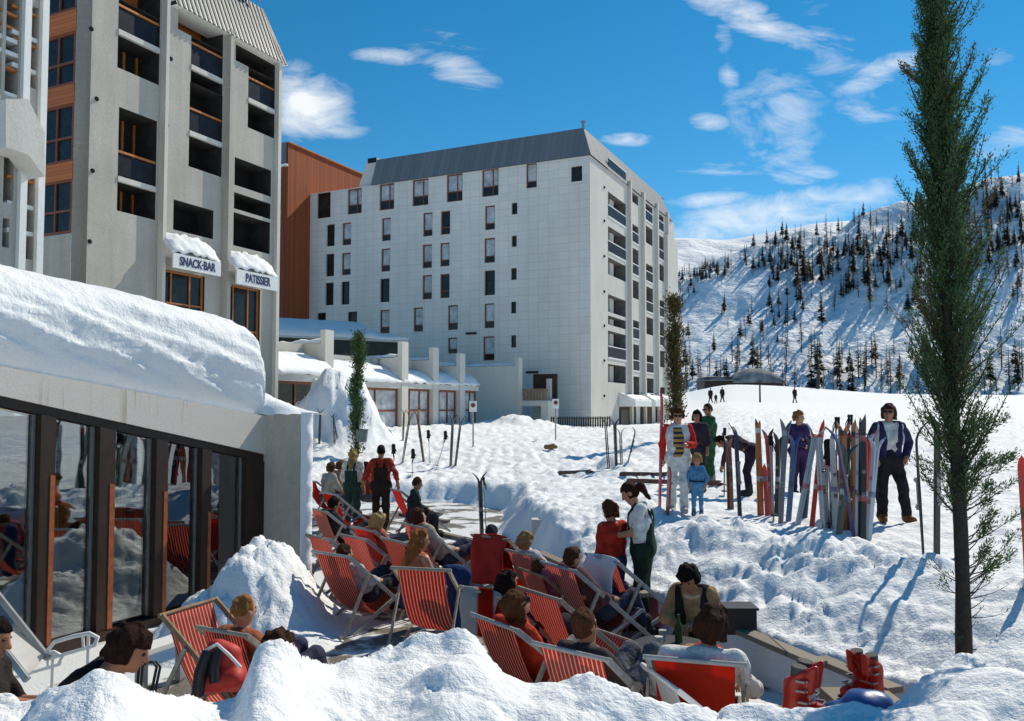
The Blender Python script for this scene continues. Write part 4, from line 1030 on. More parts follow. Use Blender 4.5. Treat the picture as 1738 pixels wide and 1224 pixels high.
# wing wall closing the front at its far end
pwg = Plane(PR.pt(aJ, 0), DR, -D1); aO = pwg.hit(509, 800)[0]
b = MB(); zt_w = zt_f(aJ)+.03; pwg.box(b, -.3, aO, zb0, zt_w, -.25, 0); b.build('wing_wall', m_conc, rs)
b = MB(); rows = [[pwg.pt(aO+.01+.06*math.sin(PI*j/5)*(1+.4*math.sin(k*1.9)), zb0+(zt_w+.02-zb0)*k/24, -.26*j/5) for k in range(25)] for j in range(6)]; b.grid(rows); b.build('wind_packed_snow', m_roofsnow, rs)
zs_ = lambda a: -.80
b = MB(); slab(b, -.35, .06, lambda a: -.95, zs_, aN, aJ); b.build('sill', m_darkframe, rs)
um = [(-175, -150), (-75, -50), (64, 90), (165, 192), (262, 282), (340, 356), (416, 447)]
for i, (u0, u1) in enumerate(um):
    A0, A1 = PR.hit(u0, 880)[0], PR.hit(u1, 880)[0]; A1 = min(A1, aJ)
    b = MB(); slab(b, -.17, .02, lambda a: zs_(a)+.003, lambda a: zb_f(a)-.103, A0, A1); ml = b.build('mullion', m_darkframe, rs)
    if 0 < i < 6:
        b = MB(); slab(b, -.16, .028, lambda a: zs_(a)+.01, lambda a: zb_f(a)-.103-(.62 if i < 5 else .8), A0+(A1-A0)*.66, A1-.004); b.build('timber_strip', m_redstrip, ml)
    if i < len(um)-1:
        B0 = A1; B1 = PR.hit(um[i+1][0], 880)[0]
        b = MB(); slab(b, -.10, -.085, lambda a: zs_(a)+.02, lambda a: zb_f(a)-.11, B0+.03, B1-.03); pn_ = b.build('window_pane', m_glass, rs)
        b = MB()
        for x0, x1 in ((B0+.002, B0+.03), (B1-.03, B1-.002)): slab(b, -.12, -.07, lambda a: zs_(a)+.01, lambda a: zb_f(a)-.106, x0, x1)
        b.build('sash', m_steel, pn_)
# room inside
m_curt = stripe_mat('yellow curtain', (.80, .62, .10), (.45, .33, .04), 9, .4)
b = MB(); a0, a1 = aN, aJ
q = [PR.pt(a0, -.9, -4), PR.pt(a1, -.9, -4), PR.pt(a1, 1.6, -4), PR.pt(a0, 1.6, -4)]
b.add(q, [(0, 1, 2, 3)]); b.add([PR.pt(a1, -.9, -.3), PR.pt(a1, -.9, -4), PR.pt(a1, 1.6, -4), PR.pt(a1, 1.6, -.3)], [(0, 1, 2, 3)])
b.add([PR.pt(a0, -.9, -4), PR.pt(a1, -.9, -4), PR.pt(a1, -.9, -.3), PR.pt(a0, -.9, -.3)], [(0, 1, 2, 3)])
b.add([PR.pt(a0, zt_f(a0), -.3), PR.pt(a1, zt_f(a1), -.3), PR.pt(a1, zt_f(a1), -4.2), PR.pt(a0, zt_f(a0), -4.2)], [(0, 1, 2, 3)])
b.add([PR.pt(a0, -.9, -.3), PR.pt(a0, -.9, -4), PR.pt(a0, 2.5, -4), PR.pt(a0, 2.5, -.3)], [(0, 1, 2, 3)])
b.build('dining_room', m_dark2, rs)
for u, v0, v1, wv in ((92, 760, 1060, 20), (205, 810, 985, 26), (300, 800, 960, 24), (384, 800, 930, 16), (240, 820, 975, 16)):
    pcu = PR.offset(-.35); A, _ = pcu.hit(u, 880); w_ = wv/1400*9
    b = MB(); za, zz1 = pcu.hit(u, v1)[1], pcu.hit(u, v0)[1]+.4
    b.grid([[pcu.pt(A-w_+2*w_*k/20*(1-.35*math.sin(PI*j/8)), za+(zz1-za)*j/8, .03*math.sin(k*1.4)) for k in range(21)] for j in range(9)]); b.build('curtain', m_curt, rs)
# roll of snow on the roof
prof = [(0, 605, 440), (100, 630, 456), (150, 642, 470), (265, 668, 515), (360, 690, 553), (420, 691, 585), (448, 690, 610), (462, 690, 640)]
rows = []; As = np.linspace(PR.hit(-300, 600)[0], PR.hit(452, 680)[0], 120)
zlo = lambda a: zt_f(a)+.015
def ztopf(a):
    t = (a-PR.hit(0, 600)[0])/(PR.hit(452, 600)[0]-PR.hit(0, 600)[0])
    return zt_f(a)+1.10+.36*max(-.3, t)-.10*max(0, t)**2-.40*max(0, t-.88)**1.5*4
nJ = 44
for i, a in enumerate(As):
    row = []; H_ = ztopf(a)-zlo(a)
    endf = 1-float(max(0, (i/(len(As)-1)-.955)/.045))**2.6*.72
    H_ *= endf
    for j in range(nJ):
        t = j/(nJ-1)
        if t < .5:                       # bulging front
            s = t/.5; o = -.10+.17*math.sin(PI*(s*.78))**1.2*endf; z = zlo(a)-.02+H_*.78*s
        else:                            # top going back up the roof
            s = (t-.5)/.5; o = -.10+.17*math.sin(PI*.78)**1.2*endf-3.6*s**1.5; z = zlo(a)-.02+H_*(.78+.22*math.sin(min(1, s*2.2)*PI/2))+.30*s
        n1 = float(fbm(a*.7, t*13+a*1.2, 4, 101, .5)); n2 = float(fbm(a*5, t*24, 3, 105))
        w = min(1, t*6)
        row.append(PR.pt(a, z+w*(.05*n1+.012*n2), o+w*(.075*n1+.018*n2)))
    rows.append(row)
b = MB(); b.grid(rows)
b.add(rows[-1]+[PR.pt(As[-1], zlo(As[-1])-.02, -3.6)], [tuple(range(nJ+1))])
sn = b.build('roof_snow', m_roofsnow, rs)
# thin wedge of snow on the wing wall
b = MB(); rows = []
for k in range(15):
    t = k/14; o = -.35+(aO+.38)*t; h = .34*(1-t)**1.3+.02
    rows.append([pwg.pt(o, zt_w+h*math.sin(PI*j/8)**.7-.01+.02*float(pnoise(k*.6, j*.7, 8)), -.55+.58*j/8) for j in range(9)])
b.grid(rows); b.build('roof_snow', m_roofsnow, rs)
# snow behind: the rest of the roof
# ---------------------------------------------------------------- planted conifers
def conifer(label, base, top, prof, nbr, nleaf, ll, mats, tr, low=(), group=None, seed=1, name='conifer_tree'):
    """prof(t) -> (radius to the left, radius to the right, density); t = 0 at the foot"""
    rg = random.Random(seed); ax = top-base; H = ax.length
    o = thing(name, base, label, 'tree', group)
    b = MB(); pts = []; rs = []
    for i in range(15):
        t = i/14; pts.append(base+ax*t-Vector((0, 0, .15 if i == 0 else 0))+Vector((math.sin(t*9)*.012, math.cos(t*7)*.012, 0))*H*.3); rs.append(tr*(1-t*.85)*(1+.06*math.sin(i*2.2)))
    b.tube(pts, rs, 10)
    lv = MB()
    def leaf(p, d, L, w, m):
        d = d.normalized(); s_ = d.orthogonal().normalized(); s_.rotate(Matrix.Rotation(rg.uniform(0, 6.3), 3, d)); n_ = d.cross(s_)*w*.4
        lv.add([p-d*L*.1, p+d*L*.45+s_*w+n_, p+d*L, p+d*L*.5-s_*w+n_], [(0, 1, 2, 3)], m)
    def branch(t, azi, L, rise, n, m, bare=0.0, r0=None):
        p = base+ax*t; d = Vector((math.cos(azi), math.sin(azi), rise)).normalized(); q = [p.copy()]; k = 6
        for i in range(k):
            d = (d+Vector((rg.uniform(-.16, .16), rg.uniform(-.16, .16), .10+rg.uniform(-.1, .14)))).normalized(); p = p+d*L/k; q.append(p.copy())
        r0 = r0 or tr*.14
        b.tube(q, [r0*(1-.8*i/k) for i in range(k+1)], 4, 0, False)
        for i in range(n):
            s = bare+(1-bare)*rg.random()**.8; f = s*k; j = min(int(f), k-1); c = q[j].lerp(q[j+1], f-j); dd = (q[j+1]-q[j]).normalized()
            side = Vector((rg.gauss(0, 1), rg.gauss(0, 1), rg.gauss(0, .8)+.5)); off = side.normalized()*rg.uniform(0, ll*2.4)
            leaf(c+off*.8, dd*1.0+side*.55, ll*rg.uniform(.6, 1.3), ll*rg.uniform(.13, .24), m)
    for i in range(nbr):
        for _ in range(20):
            t = rg.uniform(.0, 1.0); l, r_, dn = prof(t)
            if rg.random() < dn: break
        az = rg.uniform(0, 2*PI); c = math.cos(az); rad = (r_ if c > 0 else l)*abs(c)+(l+r_)/2*(1-abs(c)); rad *= (rg.uniform(.40, 1.15) if rg.random() > .12 else rg.uniform(1.2, 1.6))*(1+.32*float(pnoise(t*16, az*.9, seed)))
        m = 2 if rg.random() < (.10 if .35 < t < .7 else .04) and len(mats) > 2 else 1
        rise = rg.uniform(.7, 1.6); branch(t-rad*.6*rise/2/H, az, rad*1.15*math.sqrt(1+.25*rise*rise), rise, nleaf, m)
    for t, az, L, rise, n, bare in low:
        branch(t, az, L, rise, n, 1, bare, tr*.10)
    b.build('trunk', mats[0], o); lv.m = [x-1 for x in lv.m]; lv.build('crown', list(mats[1:]), o); return o
tb_ = on_ground(1637, 1078); tb_ = Vector((P(1637, 1078, 6.25).x, 6.25, gz(P(1637, 1078, 6.25).x, 6.25)-.05)); tt_ = P(1582, -60, 6.25+.1)
px = 6.25/1400
def profA(t):
    v = 1078-t*1138
    l = np.interp(v, [-60, 0, 120, 250, 400, 550, 640, 720, 800], [25, 44, 52, 54, 72, 78, 76, 70, 45])*px*1.14
    r_ = np.interp(v, [-60, 0, 120, 250, 400, 520, 560, 640, 720, 800], [25, 52, 66, 76, 80, 94, 106, 94, 84, 60])*px*1.12
    d = np.interp(v, [-60, 560, 640, 720, 800, 830], [1, 1, .85, .5, .2, 0]); return float(l), float(r_), float(d)
rq = random.Random(5)
low = [(rq.uniform(.12, .34), rq.uniform(-.7, .7), rq.uniform(.28, .52), rq.uniform(-.1, .45), rq.randint(60, 170), rq.uniform(.45, .7)) for _ in range(34)]+\
      [(rq.uniform(.05, .13), rq.uniform(-.6, .6), rq.uniform(.15, .35), rq.uniform(-.1, .4), 5, .6) for _ in range(7)]+\
      [(rq.uniform(.22, .36), PI+rq.uniform(-.7, .7), rq.uniform(.25, .36), rq.uniform(0, .5), rq.randint(60, 120), .5) for _ in range(7)]+\
      [(rq.uniform(.06, .2), PI+rq.uniform(-.7, .7), rq.uniform(.1, .25), rq.uniform(0, .4), rq.randint(12, 50), .5) for _ in range(5)]
conifer('tall narrow dark green conifer trunk standing in the snow at the right foreground', tb_, tt_, profA, 520, 165, .025, (m_bark, m_needle, m_needle_b), .060, low, None, 3)
b2 = P(1147, 702, 36); b2.z = gz(b2.x, 36); t2 = P(1143, 512, 36)
m_needle2 = foliage('olive brown needles', (.05, .055, .025), (.16, .12, .045))
conifer('olive brown conifer behind the skiers by the right end of the white block', b2, t2, lambda t: (.62*(1-.45*t), .58*(1-.45*t), float(np.interp(t, [0, .06, .2, 1], [.15, .3, 1, 1]))), 150, 40, .15, (m_bark, m_needle2, m_needle_b), .13, (), None, 8)
b3 = P(605, 757, 32); b3.z = gz(b3.x, 32); t3 = P(609, 573, 32)
conifer('thin dark conifer standing in front of the big snow heap by the arcade', b3, t3, lambda t: (.34*(1-.25*t), .30*(1-.25*t), float(np.interp(t, [0, .1, .35, 1], [.1, .3, .9, 1]))), 120, 40, .12, (m_bark, m_needle, m_needle_b), .085, (), None, 9)
bk = thing('bin', P(612, 742, 31.7), 'grey green bucket shaped bin hung on the thin conifer', 'bin')
b = MB(); c = P(614, 750, 31.7); b.tube([c, c+Vector((0, 0, .45))], [.19, .24], 12, 0); b.build('bucket', M('grey green plastic', (.10, .14, .13), .5), bk)
b = MB(); b.tube([c+Vector((0, 0, .45)), c+Vector((0, 0, .48))], [.255, .255], 12); b.build('rim', m_black, bk)
# ---------------------------------------------------------------- deck chairs
def deckchair(label, topbar, az, canvas, rail, group='red deck chairs on the sunken terrace', zf=-.9, lean=0, hgt=.92, name='deck_chair', wd=.62):
    k = hgt/.92
    root = thing(name, (0, 0, 0), label, 'deck chair', group)
    w = wd/2
    for sx_ in (-1, 1):
        b = MB(); b.bar((sx_*w, -.5, .92), (sx_*w, .60, .03), .026, .045, 0, (1, 0, 0)); b.build('long_rail', rail, root, .004)
        b = MB(); b.bar((sx_*(w-.032), -.40, .02), (sx_*(w-.032), .42, .40), .024, .042, 0, (1, 0, 0)); b.build('short_rail', rail, root, .004)
        b = MB(); b.bar((sx_*(w+.028), -.22, .69), (sx_*(w+.028), -.60, .02), .022, .04, 0, (1, 0, 0)); b.build('prop_leg', m_chairwood, root, .004)
    b = MB(); b.tube([(-w-.03, -.5, .92), (w+.03, -.5, .92)], .018, 8); b.build('top_bar', rail, root)
    b = MB(); b.tube([(-w, .42, .40), (w, .42, .40)], .017, 8); b.build('front_bar', rail, root)
    b = MB(); b.tube([(-w-.03, -.60, .03), (w+.03, -.60, .03)], .015, 8); b.build('foot_bar', m_chairwood, root)
    b = MB(); b.tube([(-w, .56, .06), (w, .56, .06)], .015, 8); b.build('foot_bar', m_chairwood, root)
    b = MB(); rows = []
    for i in range(25):
        t = i/24; y = (1-t)**2*-.5+2*t*(1-t)*-.12+t*t*.42; z = (1-t)**2*.925+2*t*(1-t)*-.20+t*t*.405
        row = []
        for j in range(13):
            s = j/6-1; c = (1-s*s)
            row.append((s*(w-.045)*(1-.04*math.sin(PI*t)), y+.015*c*math.sin(PI*t), z-.045*c*math.sin(PI*t)+.006*math.sin(i*1.1+j)*.5))
        rows.append(row)
    b.grid(rows); b.build('canvas', canvas, root, solid=.004)
    root.scale = (k, k, k)
    rz = -R(az); tb = GZ(topbar[0], topbar[1], zf+hgt)
    off = Matrix.Rotation(rz, 3, 'Z')@Vector((0, -.5*k, 0))
    root.location = (tb.x-off.x, tb.y-off.y, zf); root.rotation_euler = (0, 0, rz)
    return root
def at_chair(root, x, y, z):
    return root.location+Matrix.Rotation(root.rotation_euler.z, 3, 'Z')@(Vector((x, y, z))*root.scale.x)
CH = {}
for key, label, tb, az, cv, rl in [
    ('A', 'red striped deck chair with the red-haired boy in it', (377, 1072), 28, m_canvas, m_chairwood),
    ('A2', 'red striped deck chair seen edge-on just behind the red-haired boy, against the windows', (322, 1030), 112, m_canvas, m_pinkwood),
    ('B', 'red striped deck chair beside the snow pile, nearest to the end wall of the restaurant', (562, 941), 37, m_canvas, m_chairgrey),
    ('C', 'red striped deck chair seen square from behind in the middle of the terrace', (714, 966), 14, m_canvas, m_chairwood),
    ('D', 'faded red deck chair just left of the long-haired girl with bare shoulders', (668, 918), 52, m_canvas, m_chairgrey),
    ('E', 'plain red deck chair holding the blond sunbather', (616, 898), 50, m_canvas2, m_chairgrey),
    ('F', 'red deck chair whose sitter has dark hair and dark clothes', (540, 866), 52, m_canvas, m_chairgrey),
    ('F2', 'short red striped deck chair half hidden behind the chair beside the snow pile', (540, 912), 48, m_canvas, m_chairgrey),
    ('G', 'small red deck chair left of the woman with a white blouse and green dungarees', (558, 838), 50, m_canvas2, m_chairgrey),
    ('H', 'farthest red deck chair, at the end wall of the restaurant', (527, 816), 52, m_canvas2, m_chairgrey),
    ('I', 'plain red deck chair beside the small red stool', (672, 832), 62, m_canvas2, m_chairgrey),
    ('J', 'deck chair under a red towel in the middle of the terrace', (832, 912), 40, m_canvas2, m_chairwood),
    ('K', 'striped red deck chair to the right of the red towel, leaning far back', (880, 938), 55, m_canvas, m_chairgrey),
    ('L', 'dark framed red deck chair reaching towards the girl in the red sweater', (902, 972), 62, m_canvas, m_pinkwood),
    ('M', 'large red striped deck chair with a white towel over its top', (1022, 948), 62, m_canvas, m_chairgrey),
    ('N', 'red striped deck chair holding the woman with a red collar and upturned face', (838, 1056), 54, m_canvas, m_chairgrey),
    ('O', 'red striped deck chair pressed into the front snow bank, its sitter brown-haired', (968, 1106), 40, m_canvas, m_chairgrey),
    ('Q', 'deck chair with a white towel banded in red over its back', (818, 1006), 50, m_canvas2, m_chairwood),
    ('R', 'plain red deck chair at the bottom right, holding the person with white sleeves', (1178, 1122), 16, m_canvas2, m_chairgrey),
    ('V', 'striped red deck chair behind the auburn girl, holding the sunbather in a pale blouse', (700, 892), 55, m_canvas, m_chairgrey),
    ('W', 'striped red deck chair second behind the large towel-draped chair', (948, 962), 58, m_canvas, m_chairgrey),
    ('X', 'red deck chair just in front of the pink sunbather, half empty', (915, 1008), 56, m_canvas, m_chairwood),
    ('Y', 'red striped deck chair squeezed between the snow pile chair and the end wall', (600, 912), 46, m_canvas, m_chairgrey),
    ('U', 'pale folded deck chair lying low left of the plain red chair at the bottom right', (1120, 1150), 75, m_canvasw, m_white)]:
    CH[key] = deckchair(label, tb, az, cv, rl, **({'hgt': .80} if key in 'UKL' else {}), **({'wd': .50} if key in ('A',) else {}))
def towel(label, ch, drop_b, drop_f, mat, w=.5, group=None):
    b = MB(); rows = []
    for i in range(21):
        t = i/20; row = []
        for j in range(11):
            s = j/5-1
            if t < .5: L = (1-t/.5)*drop_b; y = -.545-.25*L*.3; z = .945-L
            else:
                L = (t-.5)/.5*drop_f; y = -.47+L*.42; z = .945-L*.86
            if abs(t-.5) < .06: y = -.5; z = .962
            row.append(at_chair(ch, s*w/2+.012*math.sin(i*.8), y+.016*math.sin(s*5+i*.3), z+.01*math.sin(s*3)-(.02*s*s)))
        rows.append(row)
    b.grid(rows); o = b.build('towel', mat, solid=.012); return tag(o, label, 'towel', group)
m_terry = M('white terry cloth', (.74, .73, .71), .95, .06, 10, .6, 120); m_terryr = M('red terry cloth', (.42, .03, .02), .95, .25, 6, .6, 120)
m_band = stripe_mat('white towel with red band', (.74, .73, .71), (.55, .04, .03), 1.0, .26, .05)
towel('white towel draped over the top of the large striped deck chair', CH['M'], .42, .05, m_terry, .56)
towel('dark red towel hung over a deck chair in the middle of the terrace', CH['J'], .62, .45, m_terryr, .56)
towel('white towel with a red band hung over a chair back', CH['Q'], .40, .35, m_band, .5)
# ---------------------------------------------------------------- people
def stand(s=1.0, hs_=1.0):
    j = dict(pel=(0, 0, .93), chest=(0, .0, 1.24), neck=(0, -.01, 1.44), head=(0, .02, 1.595), face=(0, 1, -.05), sL=(-.175, 0, 1.385), sR=(.175, 0, 1.385), eL=(-.225, -.02, 1.10), eR=(.225, -.02, 1.10), wL=(-.23, .07, .86), wR=(.23, .07, .86),
             hL=(-.09, 0, .90), hR=(.09, 0, .90), kL=(-.10, .02, .49), kR=(.10, .02, .49), aL=(-.11, -.02, .09), aR=(.11, -.02, .09), tL=(-.13, .13, .035), tR=(.13, .13, .035))
    return j
def recline():
    return dict(pel=(0, -.04, .40), chest=(0, -.30, .67), neck=(0, -.42, .88), head=(0, -.44, 1.03), face=(0, 1, .1), sL=(-.175, -.37, .82), sR=(.175, -.37, .82), eL=(-.27, -.16, .56), eR=(.27, -.16, .56), wL=(-.14, .10, .50), wR=(.14, .10, .50),
                hL=(-.09, .0, .39), hR=(.09, .0, .39), kL=(-.11, .40, .54), kR=(.12, .38, .50), aL=(-.13, .58, .12), aR=(.13, .56, .12), tL=(-.14, .74, .05), tR=(.14, .72, .05))
def sit(z=.42):
    return dict(pel=(0, 0, z+.10), chest=(0, .03, z+.42), neck=(0, .05, z+.61), head=(0, .10, z+.76), face=(0, 1, -.3), sL=(-.175, .04, z+.56), sR=(.175, .04, z+.56), eL=(-.25, .12, z+.30), eR=(.25, .12, z+.30), wL=(-.10, .32, z+.22), wR=(.10, .32, z+.22),
                hL=(-.09, .02, z+.08), hR=(.09, .02, z+.08), kL=(-.13, .44, z+.10), kR=(.13, .44, z+.10), aL=(-.13, .46, .09), aR=(.13, .46, .09), tL=(-.14, .62, .035), tR=(.14, .62, .035))
def person(label, loc, rz, j, sc=1.0, skin=None, top=None, sleeve='long', sleevec=None, pants=None, bib=None, shoes=(.04, .035, .03), hair=('short', (.03, .018, .01)), shades=False, hs_=1.0, h=.018, fat=1.0, vest=None, jersey=None, belt=None, flare=.0, fingers=True, group=None, collar=None):
    skin = skin or m_skin
    J = {k: np.array(v, float) for k, v in j.items()}
    root = thing('person', (0, 0, 0), label, 'person', group)
    V_ = Vector
    H = J['head']; fw = J['face']/np.linalg.norm(J['face']); up = H-J['neck']; up = up-fw*(up@fw); up = up/np.linalg.norm(up); rt = np.cross(fw, up)
    tv = J['chest']-J['pel']; tL_ = np.linalg.norm(tv); tu = tv/tL_; sv = J['sR']-J['sL']; sv = sv-tu*(sv@tu); sv = sv/np.linalg.norm(sv); fr = np.cross(tu, sv)
    allp = np.array([v for k, v in J.items() if k != 'face']); lo = allp.min(0)-.25; hi = allp.max(0)+.25
    def torso(f, g, k=.06, topk=1.0):
        f.cap(J['hL'], J['hR'], .105*fat+g, .105*fat+g, k)
        for sgn in (-1, 1): f.cap(J['pel']+sv*.055*sgn, J['chest']+sv*.075*sgn, .10*fat+g, .105*fat+g, k)
        f.cap(J['chest']-sv*.08, J['chest']+sv*.08, .105*fat+g, .105*fat+g, k)
        f.cap(J['sL']*.88+J['sR']*.12, J['sR']*.88+J['sL']*.12, .062+g, .062+g, k)
        f.cap(J['chest'], J['neck']-tu*.05, .10+g, .055+g, k)
    def arms(f, g, fore=True, ext=1.0, k=.035):
        for q in 'LR':
            f.cap(J['s'+q], J['e'+q], .054+g, .044+g, k)
            if fore: f.cap(J['e'+q], J['e'+q]+(J['w'+q]-J['e'+q])*ext, .044+g, .033+g, k)
    def legs(f, g, ext=1.0, fl=0):
        for q in 'LR':
            f.cap(J['h'+q], J['k'+q], .088*fat+g, .060+g, .05); f.cap(J['k'+q], J['k'+q]+(J['a'+q]-J['k'+q])*ext, .060+g, .040+g+fl, .03)
    # body, one continuous mesh
    f = Field(lo, hi, h); torso(f, 0); arms(f, 0); legs(f, 0)
    f.cap(J['neck']-tu*.04, H-up*.05, .056, .05, .03)
    hands = []
    for q in 'LR':
        d = J['w'+q]-J['e'+q]; d = d/np.linalg.norm(d); f.cap(J['w'+q], J['w'+q]+d*.065, .030, .034, .025); hands.append((J['w'+q]+d*.075, d, q))
        t_ = J['t'+q]; a_ = J['a'+q]; f.cap(a_-np.array([0, 0, .035]), t_, .042, .033, .03)
    far = h > .03
    if far: f.ell(H, np.array([.075, .092, .112])*hs_, np.stack([rt, fw, up], 1), .02)
    b = MB(); f.into(b, 0)
    if not far:
        hh = h*.55; f2 = Field(H-.2*hs_, H+.2*hs_, hh); Rm = np.stack([rt, fw, up], 1)
        f2.ell(H+up*.01*hs_, np.array([.074, .093, .108])*hs_, Rm, .02)
        f2.cap(H+fw*.03*hs_-up*.05*hs_, H+fw*.058*hs_-up*.088*hs_, .052*hs_, .030*hs_, .03)
        f2.cap(H+fw*.086*hs_+up*.012*hs_, H+fw*.108*hs_-up*.026*hs_, .011*hs_, .016*hs_, .02)
        f2.cap(H+fw*.080*hs_-up*.056*hs_-rt*.018, H+fw*.080*hs_-up*.056*hs_+rt*.018, .013*hs_, .013*hs_, .012)
        for sg in (-1, 1):
            f2.ell(H+rt*sg*.077*hs_-fw*.012-up*.008, np.array([.013, .026, .034])*hs_, Rm, .012)
            f2.ell(H+rt*sg*.034*hs_+fw*.096*hs_+up*.016*hs_, np.array([.020, .020, .012])*hs_, Rm, .01, sub=True)
        f2.cap(H-up*.06, J['neck']-tu*.06, .05, .058, .03)
        f2.into(b, 0)
        for sg in (-1, 1): b.sphere(V_(H+rt*sg*.034*hs_+fw*.080*hs_+up*.016*hs_), (.013*hs_, .013*hs_, .010*hs_), 1, 8, 6)
        b.sphere(V_(H+fw*.092*hs_-up*.058*hs_), (.020*hs_, .009*hs_, .006*hs_), 2, 8, 5)
        if fingers:
            for c, d, q in hands:
                sg = -1 if q == 'L' else 1
                n_ = np.cross(d, np.array([0, 0, 1.0])); n_ = n_ if np.linalg.norm(n_) > .2 else np.array([0, 1., 0]); n_ = n_/np.linalg.norm(n_); pl_ = np.cross(n_, d)
                for k, (o_, L) in enumerate(((-.024, .062), (-.008, .072), (.008, .070), (.023, .055))):
                    p0 = c+n_*o_-d*.012; p1 = p0+d*L*.5+n_*o_*.12; p2 = p1+d*L*.34-pl_*.022; p3 = p2+d*L*.12-pl_*.022
                    b.tube([V_(p0), V_(p1), V_(p2), V_(p3)], [.0095, .009, .008, .006], 6, 0)
                p0 = c-d*.055-n_*.026; b.tube([V_(p0), V_(p0-n_*.022+d*.03-pl_*.008), V_(p0-n_*.024+d*.06-pl_*.02)], [.0115, .010, .0075], 6, 0)
    b.build('body', [skin, m_eye, m_lip], root)
    # clothing shells
    tcut = lambda X, Y, Z: ((X-J['pel'][0])*tu[0]+(Y-J['pel'][1])*tu[1]+(Z-J['pel'][2])*tu[2])
    fcut = lambda X, Y, Z: ((X-J['pel'][0])*fr[0]+(Y-J['pel'][1])*fr[1]+(Z-J['pel'][2])*fr[2])
    scut = lambda X, Y, Z: ((X-J['pel'][0])*sv[0]+(Y-J['pel'][1])*sv[1]+(Z-J['pel'][2])*sv[2])
    if top is not None:
        f = Field(lo, hi, h); torso(f, .014)
        if sleeve == 'long' and sleevec is None: arms(f, .013, True, .93)
        elif sleeve == 'short': arms(f, .012, False)
        f.wob(.010, 23, len(label)); f.wob(.005, 52, 1); f.cut(lambda X, Y, Z: -tcut(X, Y, Z)+(.06 if bib is not None else .035 if pants is not None else -.06))
        b = MB(); f.into(b); b.build('top', cloth(top) if not hasattr(top, 'node_tree') else top, root)
        if sleevec is not None:
            f = Field(lo, hi, h); arms(f, .018, True, .95, .02); f.wob(.006, 30, 2); b = MB(); f.into(b); b.build('sleeves', cloth(sleevec), root)
    if pants is not None:
        f = Field(lo, hi, h); legs(f, .016, .96, flare); f.cap(J['hL'], J['hR'], .122*fat, .122*fat, .06)
        f.cap(J['pel']-sv*.055, J['pel']+sv*.055, .122*fat, .122*fat, .06)
        if bib is None: f.cap(J['pel'], J['pel']+tu*.10, .115*fat, .118*fat, .05)
        f.wob(.010, 20, len(label)); f.wob(.005, 50, 3)
        if bib is not None:
            f3 = Field(lo, hi, h); torso(f3, .034); f3.wob(.003, 24, 4); f3.cut(lambda X, Y, Z: tcut(X, Y, Z)-tL_*bib); f3.cut(lambda X, Y, Z: np.abs(scut(X, Y, Z))-.145)
            f.F = np.minimum(f.F, f3.F)
        b = MB(); f.into(b)
        if bib is not None:
            for sg in (-1, 1):
                c1 = J['pel']+tu*tL_*bib+sv*sg*.075
                sh = J['chest']+tu*.215+sv*sg*.085
                b.tube([V_(c1+fr*.135), V_(J['chest']+tu*.09+sv*sg*.085+fr*.115), V_(sh+fr*.03-tu*.02), V_(sh-fr*.045-tu*.01), V_(J['chest']+tu*.09+sv*sg*.075-fr*.125), V_(c1-fr*.135)], .021, 6)
        b.build('dungarees' if bib is not None else 'trousers', cloth(pants), root)
    if vest is not None:
        f = Field(lo, hi, h); torso(f, .026); f.wob(.004, 24, 5); f.cut(lambda X, Y, Z: -tcut(X, Y, Z)+.0)
        f.cut(lambda X, Y, Z: np.minimum(fcut(X, Y, Z)-.02, .055+.10*np.clip((tcut(X, Y, Z)-.25)*2, 0, .5)-np.abs(scut(X, Y, Z)))); f.cut(lambda X, Y, Z: np.abs(scut(X, Y, Z))-.165)
        b = MB(); f.into(b); b.build('vest', cloth(vest), root)
    if jersey is not None:
        f = Field(lo, hi, h*.8); torso(f, .022); f.cut(lambda X, Y, Z: np.maximum(np.abs(scut(X, Y, Z))-.085, .02-fcut(X, Y, Z))); f.cut(lambda X, Y, Z: -tcut(X, Y, Z)-.02); f.cut(lambda X, Y, Z: tcut(X, Y, Z)-tL_-.16)
        b = MB(); f.into(b); b.build('jersey', jersey, root)
    if collar is not None:
        b = MB(); n0 = J['neck']-tu*.035; pts = []
        for k in range(13):
            a = 2*PI*k/12; pts.append(V_(n0+sv*math.cos(a)*.085+fr*math.sin(a)*.075+tu*(.01-.03*math.sin(a))))
        b.tube(pts, .024, 7); b.build('collar', cloth(collar), root)
    if belt is not None:
        b = MB(); n0 = J['pel']+tu*.08; b.tube([V_(n0+sv*math.cos(2*PI*k/16)*.178*fat+fr*math.sin(2*PI*k/16)*.135*fat) for k in range(17)], .024, 6); b.build('belt', cloth(belt), root)
    if shoes is not None:
        for q in 'LR':
            a_, t_ = J['a'+q], J['t'+q]; both = np.array([a_, t_]); f = Field(both.min(0)-.17, both.max(0)+.19, h*.9)
            f.cap(a_-np.array([0, 0, .03]), t_+np.array([0, 0, .01]), .060, .050, .03); f.cap(a_+np.array([0, 0, .10]), a_-np.array([0, 0, .03]), .062, .062, .03)
            f.cut(lambda X, Y, Z: lo[2]+.25-.045-Z); b = MB(); f.into(b)
            if b.v: b.build('shoe', cloth(shoes), root)
    # hair
    st, hc = hair
    hh = max(h*.6, .010) if not far else h*.8
    f = Field(H-np.array([.26, .26, .62 if st in ('long', 'pony') else .26]), H+.26, hh); Rm = np.stack([rt, fw, up], 1)
    g = {'short': .012, 'curly': .028, 'bob': .022, 'long': .016, 'pony': .014, 'crop': .006, 'cap': .016}[st]*hs_
    f.ell(H-fw*.012*hs_+up*.018*hs_, np.array([.074, .093, .106])*hs_+g, Rm, .02)
